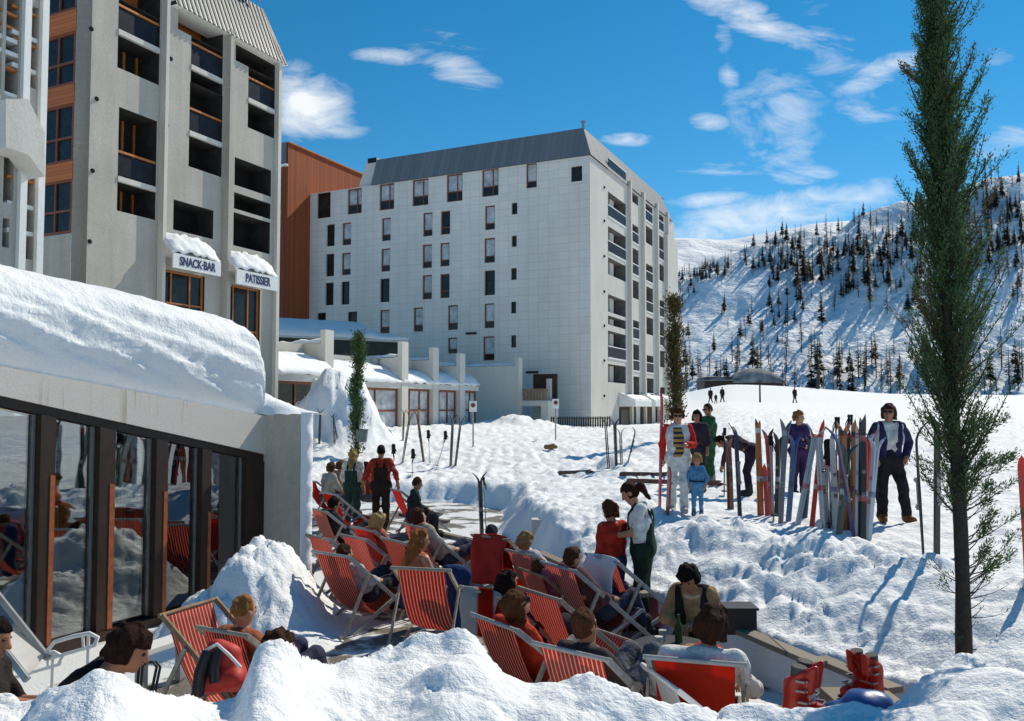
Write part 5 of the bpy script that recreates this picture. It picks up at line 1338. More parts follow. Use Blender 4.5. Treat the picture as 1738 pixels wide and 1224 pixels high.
    fx = lambda X, Y, Z: (X-H[0])*fw[0]+(Y-H[1])*fw[1]+(Z-H[2])*fw[2]; ux = lambda X, Y, Z: (X-H[0])*up[0]+(Y-H[1])*up[1]+(Z-H[2])*up[2]
    lowc = {'short': -.045, 'curly': -.05, 'bob': -.10, 'long': -.14, 'pony': -.06, 'crop': -.02, 'cap': .015}[st]*hs_
    if st == 'bob' or st == 'curly':
        for sg in (-1, 1): f.cap(H+rt*sg*.062*hs_+up*.02, H+rt*sg*.070*hs_-up*(.07 if st == 'bob' else .03)-fw*.02, .042*hs_, .040*hs_, .03)
        f.cap(H-fw*.06*hs_, H-fw*.065*hs_-up*.08*hs_, .07*hs_, .055*hs_, .03)
    if st == 'long':
        f.cap(H-fw*.055*hs_, H-fw*.085*hs_-up*.20*hs_, .075*hs_, .07*hs_, .03); f.cap(H-fw*.085*hs_-up*.18*hs_, H-fw*.10*hs_-up*.33*hs_, .075*hs_, .045*hs_, .03)
        for sg in (-1, 1): f.cap(H+rt*sg*.062*hs_, H+rt*sg*.075*hs_-fw*.03-up*.18*hs_, .036*hs_, .035*hs_, .03)
        lowc = -.40*hs_
    if st == 'pony':
        f.cap(H-fw*.09*hs_+up*.02*hs_, H-fw*.155*hs_+up*.0*hs_, .035*hs_, .045*hs_, .02); f.cap(H-fw*.155*hs_, H-fw*.165*hs_-up*.17*hs_, .045*hs_, .022*hs_, .03)
        lowc = -.2*hs_
    f.wob((.012 if st in ('curly', 'bob', 'long') else .006)*min(1, hs_), 62 if st == 'curly' else 48, 6+len(label)); f.wob(.004, 120, 2+len(label))
    f.cut(lambda X, Y, Z: -np.maximum(.030*hs_-fx(X, Y, Z), ux(X, Y, Z)-.052*hs_-(.012 if st == 'crop' else 0)))
    f.cut(lambda X, Y, Z: lowc-ux(X, Y, Z)-.4*np.maximum(0, -fx(X, Y, Z)-.02)*(1 if st in ('short', 'curly') else 0))
    b = MB(); f.into(b)
    if b.v: b.build('hair' if st != 'cap' else 'hat', hairm(hc) if st != 'cap' else cloth(hc), root)
    if shades:
        b = MB()
        for sg in (-1, 1): b.sphere(V_(H+rt*sg*.034*hs_+fw*.098*hs_+up*.015*hs_), (.031*hs_, .014*hs_, .024*hs_), 0, 10, 6)
        b.bar(V_(H+rt*.03+fw*.102*hs_+up*.022*hs_), V_(H-rt*.03+fw*.102*hs_+up*.022*hs_), .008, .008)
        for sg in (-1, 1): b.bar(V_(H+rt*sg*.062*hs_+fw*.092*hs_+up*.02*hs_), V_(H+rt*sg*.082*hs_-fw*.01+up*.015*hs_), .006, .012)
        b.build('sunglasses', m_shades, root)
    root.location = loc; root.rotation_euler = (0, 0, rz); root.scale = (sc, sc, sc)
    return root
def up_(j, **k): j = dict(j); j.update(k); return j
def spot(u, v, d=None, z=None):
    if d is None: return GZ(u, v, z)
    p = P(u, v, d); p.z = gz(p.x, p.y) if z is None else z; return p
BR, DK, BL = (.06, .028, .014), (.014, .010, .009), (.36, .20, .07)
RED = (.42, .03, .015)
# -- right: skiers on the upper snow
st_ = stand()
stripeM = None
def hstripe(name, ca, cb_, n):
    m, nt, b = newmat(name); sx_ = N(nt, 'ShaderNodeSeparateXYZ'); nt.links.new(coords(nt), sx_.inputs[0])
    fr_ = mp(nt, mp(nt, sx_.outputs[2], n), None, 'FRACT'); c = mixc(nt, ramp(nt, fr_, [(0, 0), (.45, 0), (.5, 1), (.95, 1), (1, 0)]), ca, cb_); nt.links.new(c, b.inputs['Base Color']); b.inputs['Roughness'].default_value = .9; return m
m_jersey = hstripe('ochre and navy striped knit', (.50, .28, .05), (.03, .025, .05), 12)
p_ = spot(1152, 868, 13.4)
person('woman in a red and white ski jacket over a striped jersey, white trousers', p_, R(172), up_(st_, face=(.05, 1, -.25), eR=(.26, -.05, 1.12), wR=(.24, -.02, .88), eL=(-.25, .02, 1.12), wL=(-.12, .22, 1.12), aL=(-.08, .10, .09), tL=(-.09, .25, .04), kL=(-.09, .12, .5)), .98, None, (.72, .70, .68), 'long', (.60, .03, .02), (.74, .73, .70), hair=('curly', (.09, .035, .015)), jersey=m_jersey, flare=.012, shades=True, shoes=(.5, .48, .45), collar=(.7, .68, .66))
p_ = spot(1184, 872, 13.2)
person('small child in a pale blue snowsuit beside the woman in red and white', p_, R(165), up_(st_, head=(0, .02, 1.62), face=(.25, 1, -.25), eL=(-.28, 0, 1.08), eR=(.28, 0, 1.08)), .54, None, (.10, .28, .48), 'long', None, (.10, .28, .48), hair=('curly', (.42, .25, .10)), hs_=1.45, fat=1.2, belt=(.02, .02, .04), shoes=(.10, .16, .25), collar=(.03, .04, .07), fingers=False)
p_ = spot(1204, 815, 19.0)
person('man in a dark green ski suit standing turned to his skis', p_, R(105), up_(st_, eR=(.22, .18, 1.15), wR=(.15, .42, 1.25), eL=(-.22, .14, 1.16), wL=(-.12, .40, 1.20), face=(-.1, 1, -.2)), 1.05, m_skin2, (.035, .10, .045), 'long', None, (.03, .085, .04), hair=('short', BR), shades=True, fat=1.05, shoes=(.25, .24, .23), h=.022)
p_ = spot(1184, 790, 17.5)
person('dark-haired person in a dark jacket half hidden behind the woman in red and white', p_, R(150), st_, 1.0, m_skin2, (.05, .03, .04), 'long', None, (.03, .03, .04), hair=('bob', DK), h=.024, fingers=False)
bend = up_(st_, pel=(0, -.10, .88), chest=(0, .22, 1.05), neck=(0, .42, 1.10), head=(0, .52, 1.05), face=(0, .5, -1), sL=(-.17, .35, 1.10), sR=(.17, .35, 1.10), eL=(-.2, .40, .82), eR=(.2, .42, .82), wL=(-.12, .48, .58), wR=(.12, .50, .58), hL=(-.09, -.08, .87), hR=(.09, -.08, .87))
p_ = spot(1270, 832, 16.3)
person('person in dark clothes bending down behind the navy ski', p_, R(70), bend, 1.0, m_skin2, (.05, .025, .03), 'long', None, (.025, .015, .03), hair=('short', DK), h=.022)
p_ = spot(1356, 838, 16.8)
person('blonde woman in a purple ski overall holding out her hands behind the planted skis', p_, R(195), up_(st_, head=(-.01, .03, 1.59), face=(-.6, 1, -.05), wL=(-.12, .26, 1.02), eL=(-.24, .06, 1.10), wR=(.05, .33, 1.0), eR=(.24, .08, 1.10)), .98, None, (.05, .025, .09), 'long', None, (.045, .02, .075), hair=('curly', (.30, .14, .05)), flare=.012, h=.02)
p_ = spot(1512, 888, 12.5)
person('man with sunglasses, open dark blue jacket over a pale sweater and brown boots', p_, R(172), up_(st_, face=(.45, 1, -.02), pel=(.02, 0, .93), eR=(.28, -.06, 1.14), wR=(.22, .08, .94), eL=(-.30, -.08, 1.16), wL=(-.20, .10, .96), kL=(-.16, .04, .49), aL=(-.22, .0, .09), tL=(-.27, .14, .035), kR=(.12, .02, .49)), 1.03, m_skin2, m_sweater if 'm_sweater' in globals() else (.62, .60, .56), 'long', (.03, .03, .08), (.02, .02, .025), hair=('bob', (.07, .028, .016)), shades=True, vest=(.03, .03, .085), flare=.018, shoes=(.22, .09, .035), collar=(.72, .70, .66), h=.017)
# far skiers on the slope
for u, v, lab in ((1206, 684, 'distant skier in black, left of three on the far slope'), (1215, 685, 'distant small child between two skiers on the far slope'), (1226, 683, 'distant skier in dark clothes, right of three on the far slope'), (1349, 684, 'distant skier alone on the far slope above the purple overall')):
    q = on_ground(u, v, 60, 170)
    person(lab, q, R(160+u % 40), up_(st_, aL=(-.2, 0, .09), aR=(.2, 0, .09), tL=(-.2, .15, .04), tR=(.2, .15, .04)), .72 if 'child' in lab else 1.15, m_skin2, (.02, .02, .03), 'long', None, (.02, .018, .025), hair=('cap', (.03, .02, .03)), h=.04, fingers=False, fat=1.1)
# -- terrace: standing figures
p_ = Vector((P(1092, 900, 10.0).x, 10.0, -.9))
person('woman in white T-shirt and green dungarees with ponytail looking down at the girl', p_, R(72), up_(st_, chest=(0, .03, 1.24), neck=(0, .08, 1.43), head=(0, .16, 1.56), face=(0, 1, -.65), eR=(.22, .05, 1.12), wR=(.12, .30, 1.08), eL=(-.22, .08, 1.12), wL=(-.10, .32, 1.06)), 1.02, None, (.74, .73, .70), 'short', None, (.018, .04, .025), .92, hair=('pony', (.05, .022, .012)), flare=.015, h=.016)
p_ = Vector((P(1040, 900, 10.05).x, 10.05, -.9))
person('girl in a red sweater with brown hair and blue shoulder strap, standing on the terrace', p_, R(-35+60), up_(st_, head=(0, .08, 1.59), face=(-.3, 1, -.55), eR=(.22, .10, 1.12), wR=(.24, .30, 1.05)), .86, None, (.46, .035, .02), 'long', None, (.04, .05, .11), hair=('bob', (.10, .04, .018)), hs_=1.1, h=.016)
p_ = Vector((P(598, 880, 18.3).x, 18.3, -.9))
person('fair long-haired woman in a white blouse and dark green dungarees seen from behind', p_, R(-10), st_, 1.0, None, (.66, .62, .55), 'long', None, (.025, .055, .045), 1.05, hair=('long', (.40, .27, .10)), flare=.02, h=.02)
p_ = Vector((P(646, 880, 18.0).x, 18.0, -.9))
person('man in a red sweater and dark brown dungarees seen from behind, arms spread', p_, R(5), up_(st_, eL=(-.30, -.02, 1.14), wL=(-.36, .10, .94), eR=(.30, -.02, 1.14), wR=(.34, .08, .92)), 1.06, m_skin2, (.36, .04, .02), 'long', None, (.03, .02, .016), 1.1, hair=('short', DK), flare=.015, fat=1.08, h=.02)
# -- sunbathers in the chairs
rec = recline()
def sitter(label, key, **kw):
    j = kw.pop('j', rec); return person(label, at_chair(CH[key], 0, .05, .03), CH[key].rotation_euler.z, j, CH[key].scale.x*kw.pop('sc', 1), kw.pop('skin', None), kw.pop('top', None), kw.pop('sleeve', 'long'), None, kw.pop('pants', None), **kw)
sitter('red-haired boy sitting with his back to us in the striped deck chair by the windows', 'A', sc=.98, top=(.30, .10, .05), pants=(.05, .05, .09), hair=('crop', (.42, .17, .05)), j=up_(rec, face=(.1, 1, .0), neck=(.0, -.38, .88), head=(.02, -.36, 1.03)))
sitter('sunbather in dark trousers and grey jumper lying in the chair beside the snow pile', 'B', top=(.45, .45, .46), pants=(.03, .035, .05), hair=('short', BR), j=up_(rec, head=(0, -.34, .86), neck=(0, -.30, .74), chest=(0, -.2, .56), sL=(-.175, -.26, .68), sR=(.175, -.26, .68)))
sitter('blond sunbather resting in the plain red deck chair', 'E', top=(.40, .12, .08), pants=(.03, .03, .05), hair=('curly', (.50, .34, .14)), j=up_(rec, head=(.16, -.40, 1.0), neck=(.08, -.38, .86)))
sitter('dark-haired sunbather in dark clothes with a pale cuff', 'F', skin=m_skin2, top=(.03, .03, .04), pants=(.025, .03, .045), hair=('short', DK), j=up_(rec, head=(.14, -.33, 1.0), neck=(.07, -.34, .86)))
girl = up_(sit(.30), face=(.3, 1, -.2))
p_ = Vector((P(702, 940, 9.75).x, 9.75, -.9))
person('long-haired auburn girl with bare shoulders sitting in front of the faded red chair', p_, R(-48), up_(girl, wR=(.12, .34, .50), eR=(.26, .14, .58)), 1.0, m_skin, (.48, .16, .08), 'none', None, (.03, .06, .16), hair=('long', (.38, .13, .04)), h=.017)
p_ = Vector((P(700, 880, 17.0).x, 17.0, -.9))
person('man in black sitting low beside the small red stool', p_, R(-75), up_(sit(.32), face=(0, 1, -.25)), 1.0, m_skin2, (.025, .025, .03), 'long', None, (.03, .03, .04), hair=('short', BR), h=.022)
for u, d, lab, hc, tc_ in ((556, 19.5, 'sitting person in a patterned pale top left of the fair woman', (.10, .05, .02), (.42, .36, .30)), (572, 20.2, 'brown-haired sitting person just behind the fair woman', (.16, .07, .03), (.35, .20, .12)), (626, 19.6, 'crouched person in dark red between the two standing dungarees', DK, (.20, .03, .02))):
    person(lab, Vector((P(u, 850, d).x, d, -.9)), R(-40 if u < 600 else 60), sit(.46), 1.0, m_skin, tc_, 'long', None, (.08, .07, .08), hair=('bob', hc), h=.026, fingers=False)
p_ = Vector((P(850, 900, 12.4).x, 12.4, -.9))
person('sunbather with a dark cap reclining behind the dark red towel', p_, R(-20), up_(rec, head=(0, -.36, .80), neck=(0, -.34, .68), chest=(0, -.24, .52), sL=(-.175, -.30, .62), sR=(.175, -.30, .62)), 1.0, m_skin2, (.03, .03, .04), 'long', None, (.03, .03, .05), hair=('cap', (.03, .03, .04)), h=.022)
sitter('sunbather with thick black hair lying in the chair with the red-banded towel', 'Q', skin=m_skin2, top=(.05, .03, .03), pants=(.03, .03, .04), hair=('bob', DK), j=up_(rec, head=(.16, -.38, .98), neck=(.08, -.36, .84), face=(.2, 1, .5)))
sitter('sunbather in a striped dark jumper lying in the chair behind the large towelled one', 'W', top=(.10, .05, .06), pants=(.04, .05, .08), hair=('short', (.09, .035, .015)), j=up_(rec, head=(.05, -.40, .98), neck=(.02, -.38, .85)))
sitter('sunbather in a pale blouse lying in the striped chair behind the auburn girl', 'V', top=(.42, .36, .30), pants=(.05, .05, .08), hair=('bob', (.07, .03, .015)), j=up_(rec, head=(-.05, -.42, 1.0)))
sitter('sunbather in a pink top lying in the chair nearest the girl in red', 'L', sc=1.05, top=(.45, .10, .16), pants=(.05, .06, .12), hair=('short', (.12, .05, .02)), j=up_(rec, head=(0, -.40, .88), neck=(0, -.36, .76)))
sitter('blonde person lying back in the striped chair right of the dark red towel', 'K', sc=1.05, top=(.5, .5, .52), pants=(.05, .06, .12), hair=('curly', (.40, .22, .09)), j=up_(rec, head=(.05, -.44, 1.0)))
sitter('woman with brown hair, red collar and sunglasses turning her face up to the sun', 'N', top=(.45, .04, .02), pants=(.30, .27, .24), hair=('bob', (.11, .04, .018)), shades=True, collar=(.5, .03, .015), h=.015, j=up_(rec, head=(.10, -.40, 1.02), neck=(.05, -.38, .87), face=(.35, .9, .55)))
sitter('brown-haired sunbather in grey trousers with raised knees in the chair at the front bank', 'O', skin=m_skin2, top=(.06, .05, .05), pants=(.10, .11, .13), hair=('short', (.10, .038, .02)), h=.015, j=up_(rec, head=(-.02, -.34, 1.02), neck=(0, -.36, .87), kL=(-.10, .38, .66), kR=(.12, .36, .70)))
sitter('brown-haired person with white sleeves and red collar sitting back to us at bottom right', 'R', skin=m_skin2, top=(.70, .69, .66), pants=(.40, .34, .24), hair=('bob', (.045, .02, .012)), collar=(.55, .04, .02), h=.015, sc=1.04, j=up_(rec, head=(.10, -.30, 1.04), neck=(.08, -.33, .88), chest=(.04, -.26, .67), sR=(.25, -.32, .82), eR=(.36, -.10, .56), wR=(.30, .15, .50)))
p_ = Vector((P(1178, 1000, 8.3).x, 8.3, -.9))
person('man in tan shirt and black vest sitting and looking down at the table', p_, R(158), up_(sit(.26), chest=(0, .05, .66), neck=(0, .10, .83), head=(.02, .19, .955), face=(.25, 1, -.8), sL=(-.175, .07, .79), sR=(.175, .07, .79), wL=(-.05, .34, .54), wR=(.08, .36, .52), eL=(-.25, .14, .55), eR=(.25, .14, .55)), 1.0, m_skin2, (.40, .24, .11), 'long', None, (.05, .04, .035), hair=('curly', DK), vest=(.02, .02, .022), collar=(.62, .45, .28), h=.014, fat=.92)
# -- left edge
p_ = Vector((P(98, 1120, 4.9).x, 4.9, -.96))
person('dark-haired man in black leaning forward behind the snow at bottom left', p_, R(-88), up_(sit(.50), chest=(0, .16, .93), neck=(0, .28, 1.08), head=(0, .39, 1.18), face=(-.2, 1, -.45), sL=(-.18, .22, 1.04), sR=(.18, .22, 1.04), wL=(-.14, .35, .86), wR=(.10, .22, .92), eR=(.25, .20, .80)), 1.06, m_skin2, (.012, .012, .013), 'long', None, (.02, .02, .02), hair=('curly', (.035, .014, .010)), h=.014)
p_ = Vector((P(-45, 1130, 4.9).x, 4.9, -.9))
person('person in a dark sleeve stretching an arm in from the left edge', p_, R(-85), up_(sit(.50), wR=(.08, .52, .88), eR=(.18, .28, .93), wL=(-.1, .48, .85)), 1.0, m_skin2, (.03, .025, .025), 'short', None, (.02, .02, .02), hair=('short', DK), h=.015)
p_ = Vector((P(548, 1100, 5.9).x, 5.9, -1.05))
person('sunbather lying behind the snow lump, only dark hair showing', p_, R(-60), up_(rec, head=(0, -.30, .80+.30), neck=(0, -.28, .95), chest=(0, -.2, .72), sL=(-.17, -.24, .88), sR=(.17, -.24, .88)), 1.0, m_skin2, (.03, .03, .03), 'long', None, (.03, .03, .03), hair=('curly', BR), h=.016)
# ---------------------------------------------------------------- skis, poles and small things
_sm = {}
def skim(c1, c2, band=1.3):
    k = (c1, c2)
    if k not in _sm:
        m, nt, b = newmat('ski top sheet %d' % len(_sm)); co = coords(nt); sx_ = N(nt, 'ShaderNodeSeparateXYZ'); nt.links.new(co, sx_.inputs[0])
        n = noi(nt, coords(nt, scale=(1, 1, .5)), 6+len(_sm) % 5, 1)
        f = ramp(nt, mp(nt, mp(nt, sx_.outputs[2], band), None, 'FRACT'), [(0, 0), (.70, 0), (.71, 1), (.80, 1), (.81, 0)])
        c = mixc(nt, mp(nt, f, ramp(nt, n, [(.4, .55), (.6, 1)])), c1, c2); nt.links.new(c, b.inputs['Base Color']); b.inputs['Roughness'].default_value = .35
        bumpit(nt, b, noi(nt, co, 60), .1, .003); _sm[k] = m
    return _sm[k]
m_bind = M('binding metal', (.22, .22, .23), .3, .2, 20, .1, 60, .7)
def ski_mesh(L, w=.075, buried=.25, curl=.16):
    b = MB(); rows = []; n = 26
    for i in range(n+1):
        t = i/n; z = -buried+L*t; y = 0
        ww = w*(1.0-.16*math.sin(PI*min(1, t*1.05)))/2
        if t > .86: q = (t-.86)/.14; y = curl*q*q; ww *= (1-q**3)*.97+.03
        th = .012*(1-abs(t-.5)*.9)+.004
        rows.append((z, y, ww, th))
    for i in range(n):
        (z0, y0, w0, h0), (z1, y1, w1, h1) = rows[i], rows[i+1]
        b.add([(-w0, y0-h0, z0), (w0, y0-h0, z0), (w0, y0+h0, z0), (-w0, y0+h0, z0), (-w1, y1-h1, z1), (w1, y1-h1, z1), (w1, y1+h1, z1), (-w1, y1+h1, z1)], [(0, 1, 5, 4), (1, 2, 6, 5), (2, 3, 7, 6), (3, 0, 4, 7)], 0)
    return b
def ski_set(label, base, top, cols, n=2, face=0, spread=.07, group='skis planted upright in the snow', bind=True, lean=0, w=.078, curl=.13):
    base = Vector(base); top = Vector(top); ax = top-base; L = ax.length
    root = thing('ski_pair' if n == 2 else 'ski', (0, 0, 0), label, 'skis', group)
    for k in range(n):
        b = ski_mesh(L+.2, w, .2, curl); dx = (k-(n-1)/2)*spread*(.35 if bind else 1); s = ((-1)**k)
        b.v = [(x+dx*(1 if z < L*.5 else 1-1.6*(z-L*.5)/(L*.5)), y*(1 if n == 1 else s)+(.0 if n == 1 else .022*s), z) for x, y, z in b.v]
        sk = b.build('ski', skim(*cols), root)
        if bind:
            bb = MB(); zc = L*.48; s2 = s if n > 1 else -1
            for zz, hh in ((zc-.17, .055), (zc+.13, .045)): bb.box((dx, .025*s2, zz), (.045, .035, hh*1.1)); bb.tube([(dx-.022, .045*s2, zz), (dx+.022, .045*s2, zz)], .010, 6)
            bb.box((dx, .022*s2, zc), (.05, .016, .30)); bb.build('binding', m_bind, sk)
    q = ax.to_track_quat('Z', 'Y'); m = Matrix.Rotation(face, 3, 'Z')
    root.location = base; root.rotation_euler = (q.to_matrix()@m).to_euler(); return root
def poles(label, base, top, col, gloves=None, n=2, group='ski poles planted in the snow'):
    base = Vector(base); top = Vector(top); ax = top-base; L = ax.length
    root = thing('ski_poles' if n > 1 else 'ski_pole', (0, 0, 0), label, 'ski poles', group)
    for k in range(n):
        dx = (k-(n-1)/2)*.10; b = MB(); b.tube([(dx*.3, 0, -.1), (dx, 0, L-.12)], .010, 6); sh = b.build('shaft', m_steel, root)
        b = MB(); b.tube([(dx, 0, L-.13), (dx, 0, L)], [.017, .020], 8); b.sphere((dx, 0, L), .024, 0, 8, 5); b.build('grip', cloth(col), sh)
        b = MB(); b.tube([(dx*.4, 0, .08), (dx*.4, 0, .10)], .055, 10); b.build('basket', m_black, sh)
        b = MB(); b.tube([(dx, 0, L-.02), (dx+.04, .03, L-.12), (dx+.02, .04, L-.22), (dx, .01, L-.08)], .008, 5); b.build('strap', m_black, sh)
    root.location = base; root.rotation_euler = ax.to_track_quat('Z', 'Y').to_euler()
    if gloves:
        f = Field((-.15, -.12, -.2), (.15, .12, .2), .012); f.cap((0, 0, -.06), (0, 0, .03), .05, .055, .03); f.cap((0, 0, -.14), (0, 0, -.06), .06, .048, .03)
        for i, x in enumerate((-.045, -.015, .015, .045)): f.cap((x, 0, .04), (x*1.3, 0, .11-abs(x)*.4), .017, .015, .008)
        f.cap((.05, 0, -.04), (.09, 0, .03), .017, .014, .012); b = MB(); f.into(b)
        b.v = [(x, y, -z) for x, y, z in b.v]; b.f = [tuple(reversed(q_)) for q_ in b.f]
        gtop = base+ax*1.0
        b.v = [(x+gtop.x, y+gtop.y-.01, z+gtop.z+.06) for x, y, z in b.v]; o = b.build('ski_gloves', cloth(gloves)); tag(o, 'dark ski gloves on the %s' % label.replace('ski poles', 'poles'), 'gloves')
    return root
NV, WT, RD, OR, GY, BK, BLU, PU, PK, TE = (.02, .025, .06), (.55, .55, .55), (.52, .03, .02), (.50, .16, .03), (.20, .21, .23), (.02, .02, .022), (.05, .11, .26), (.05, .03, .11), (.50, .14, .17), (.16, .30, .36)
def pr(ub, vb, ut, vt, d=None, dd=0):
    if d is None: p = on_ground(ub, vb)
    else: p = P(ub, vb, d); p.z = gz(p.x, p.y)
    t = P(ut, vt, p.y+dd); return p, t
# right cluster
sk = [('single navy ski with brown tip in front of the bending person', 1256, 880, 1248, 716, (NV, (.16, .07, .03)), 1, 12.6),
      ('orange and white skis left of the purple overall', 1291, 862, 1286, 712, ((.40, .12, .03), WT), 2, 13.2),
      ('short red and grey ski left of the tall grey pair', 1302, 868, 1297, 788, (RD, GY), 1, 13.0),
      ('grey and white skis with worn tops, crossing in front of the purple overall', 1325, 888, 1334, 712, ((.14, .15, .17), (.35, .35, .36)), 2, 12.4),
      ('pale blue-grey skis leaning behind the bright red ski', 1354, 896, 1387, 722, ((.40, .48, .54), RD), 2, 12.2),
      ('bright red ski with white dots, the reddest of the planted group', 1378, 892, 1396, 714, ((.62, .04, .02), (.66, .62, .58)), 1, 12.1),
      ('white ski leaning just right of the bright red ski', 1394, 888, 1413, 732, (WT, (.45, .45, .46)), 1, 12.35),
      ('pink ski standing behind the black gloves', 1400, 872, 1404, 760, (PK, WT), 1, 12.7),
      ('black skis crossing low behind the purple-blue ski', 1408, 902, 1425, 790, (BK, GY), 2, 12.0),
      ('long purple-blue ski crossing in front of the orange skis', 1452, 944, 1417, 722, (PU, BLU), 1, 10.6),
      ('orange skis with black tips in the middle of the planted group', 1431, 918, 1431, 716, ((.36, .11, .03), BK), 2, 11.6),
      ('amber skis right of the purple-blue ski', 1449, 916, 1450, 714, ((.34, .14, .05), BK), 2, 11.5),
      ('black skis with white lettering-like checks and red tips, tallest of the group', 1463, 946, 1464, 706, (BK, (.45, .12, .10)), 2, 10.6),
      ('thin white skis with red tips leaning right of the bright red ski', 1400, 900, 1388, 728, (WT, RD), 2, 12.0),
      ('narrow dark blue skis behind the bright red ski', 1366, 880, 1378, 740, (NV, BLU), 2, 12.9),
      ('narrow white skis with blue bands near the middle of the planted group', 1419, 906, 1412, 736, (WT, BLU), 2, 11.9),
      ('thin black and red skis between the orange and amber skis', 1440, 912, 1438, 730, (BK, RD), 2, 11.8),
      ('thin silver skis between the amber and the tallest black skis', 1456, 922, 1458, 724, ((.5, .5, .5), BK), 2, 11.2),
      ('red skis with white bands just right of the tallest black skis', 1470, 920, 1472, 730, (RD, WT), 2, 11.3),
      ('dark green skis leaning left among the planted group', 1424, 925, 1440, 752, ((.03, .06, .05), WT), 2, 11.2),
      ('teal skis low between the pink ski and the black crossing skis', 1411, 884, 1416, 758, (TE, WT), 2, 12.6),
      ('slim dark red skis just right of the orange and white skis', 1309, 858, 1303, 728, ((.28, .03, .03), BK), 2, 13.4),
      ('slim black skis with pale bands left of the grey worn skis', 1318, 872, 1322, 735, (BK, WT), 2, 13.0),
      ('deep blue skis leaning left, between the grey worn and the pale blue-grey skis', 1338, 884, 1350, 734, (BLU, NV), 2, 12.7),
      ('brown skis standing left of the navy ski behind the child', 1240, 866, 1236, 742, ((.12, .05, .03), BK), 2, 14.2),
      ('silver blue skis leaning right beside the man with sunglasses', 1474, 936, 1488, 738, ((.45, .50, .56), BLU), 2, 10.8),
      ('long black ski with a strongly curved tip left of the tall conifer', 1568, 975, 1553, 716, (BK, NV), 1, 9.2),
      ('long black ski beside the tall conifer, its tip bent to the left', 1591, 985, 1591, 700, (BK, (.05, .05, .06)), 1, 9.0),
      ('dark ski half hidden behind the trunk of the tall conifer', 1640, 960, 1610, 790, (NV, GY), 1, 9.4),
      ('red and black ski cut by the right edge of the view', 1745, 960, 1733, 768, (RD, BK), 1, 7.6)]
rs_ = random.Random(2)
for lab, ub, vb, ut, vt, c, n, d in sk:
    p, t = pr(ub, vb, ut, vt, d, rs_.uniform(-.15, .25)); ski_set(lab, p, t, c, n, rs_.uniform(-.7, .7)+(PI if rs_.random() < .5 else 0), .06, w=.075)
for lab, ub, vb, ut, vt, c, g, n, d in [
    ('thin ski poles left of the navy ski', 1229, 828, 1230, 728, BK, None, 2, 16.5), ('ski poles left of the grey and white skis', 1313, 888, 1308, 742, BK, None, 2, 12.6),
    ('ski poles beside the bright red ski', 1408, 900, 1405, 775, BK, (.015, .015, .018), 2, 12.0), ('ski poles with black grips above the orange skis', 1424, 905, 1421, 710, BK, None, 2, 12.1),
    ('ski poles right of the tallest black skis', 1474, 900, 1477, 782, BK, (.02, .02, .02), 2, 11.8), ('ski poles rising highest behind the amber skis', 1444, 905, 1443, 706, BK, None, 2, 12.3)]:
    p, t = pr(ub, vb, ut, vt, d); poles(lab, p, t, c, g, n)
# middle group
for lab, ub, vb, ut, vt, c, n in [('dark brown skis planted left in the group of three before the white block', 1033, 796, 1027, 706, ((.07, .03, .03), BK), 2), ('dark skis in the middle of the group of three before the white block', 1046, 792, 1043, 710, (BK, (.12, .06, .05)), 2), ('pale worn skis right in the group of three before the white block', 1055, 790, 1053, 726, (GY, WT), 2),
                                  ('single dark ski leaning right of the group of three', 1066, 786, 1080, 726, (BK, NV), 1), ('dark brown skis leaning left above the terrace', 683, 786, 697, 698, ((.07, .03, .02), BK), 2), ('brown skis crossing right above the terrace', 719, 786, 707, 694, ((.10, .05, .02), OR), 2),
                                  ('black upright skis by the dark pole above the terrace', 765, 792, 769, 704, (BK, NV), 2), ('black skis leaning right above the terrace', 773, 792, 783, 706, (BK, GY), 2), ('dark skis standing farthest left by the snow heap', 542, 756, 544, 694, (BK, NV), 2), ('pair of dark skis beside the thin conifer at the snow heap', 568, 756, 566, 704, (BK, GY), 2),
                                  ('short dark ski leaning left of the thin conifer', 573, 748, 564, 702, (NV, BK), 1), ('brown skis by the shop windows behind the terrace', 684, 748, 686, 694, ((.10, .04, .02), BK), 2), ('dark skis with orange tips by the shop windows', 712, 742, 711, 690, (OR, BK), 2)]:
    p, t = pr(ub, vb, ut, vt); ski_set(lab, p, t, c, n, rs_.uniform(-.3, .3), .07, 'skis planted in the snow between terrace and arcade', w=.10)
for lab, ub, vb, ut, vt, g in [('single ski poles standing before the white arcade pier', 730, 790, 727, 742, (.02, .02, .02)), ('ski poles leaning to the right with dark mittens', 741, 796, 756, 744, (.02, .02, .022)), ('ski poles just right of the man in the red sweater', 668, 812, 668, 768, (.02, .02, .02)), ('ski poles farther right of the man in the red sweater', 700, 808, 701, 776, (.02, .02, .02))]:
    p, t = pr(ub, vb, ut, vt); poles(lab, p, t, BK, g, 1)
p = Vector((P(818, 890, 16.8).x, 16.8, -.9)); ski_set('black skis standing on the terrace with poles', p, P(814, 802, 16.8), (BK, GY), 2, .4, .07, 'skis planted upright in the snow'); poles('dark ski poles standing on the terrace beside the black skis', Vector((p.x+.1, 16.6, -.9)), P(821, 812, 16.6), BK, None, 2)
# carried red skis and the dark red pair in front of the woman
p, t = pr(1119, 800, 1124, 662, 13.5); ski_set('slim bright red ski held upright by the woman in red and white', p, t, ((.55, .04, .07), GY), 1, .2, .05, curl=.03)
p, t = pr(1133, 872, 1137, 792, 13.0); ski_set('short broad dark red ski planted in front of the woman in red and white', p, t, ((.30, .03, .02), (.22, .02, .02)), 1, .1, .30, w=.15, curl=.02)
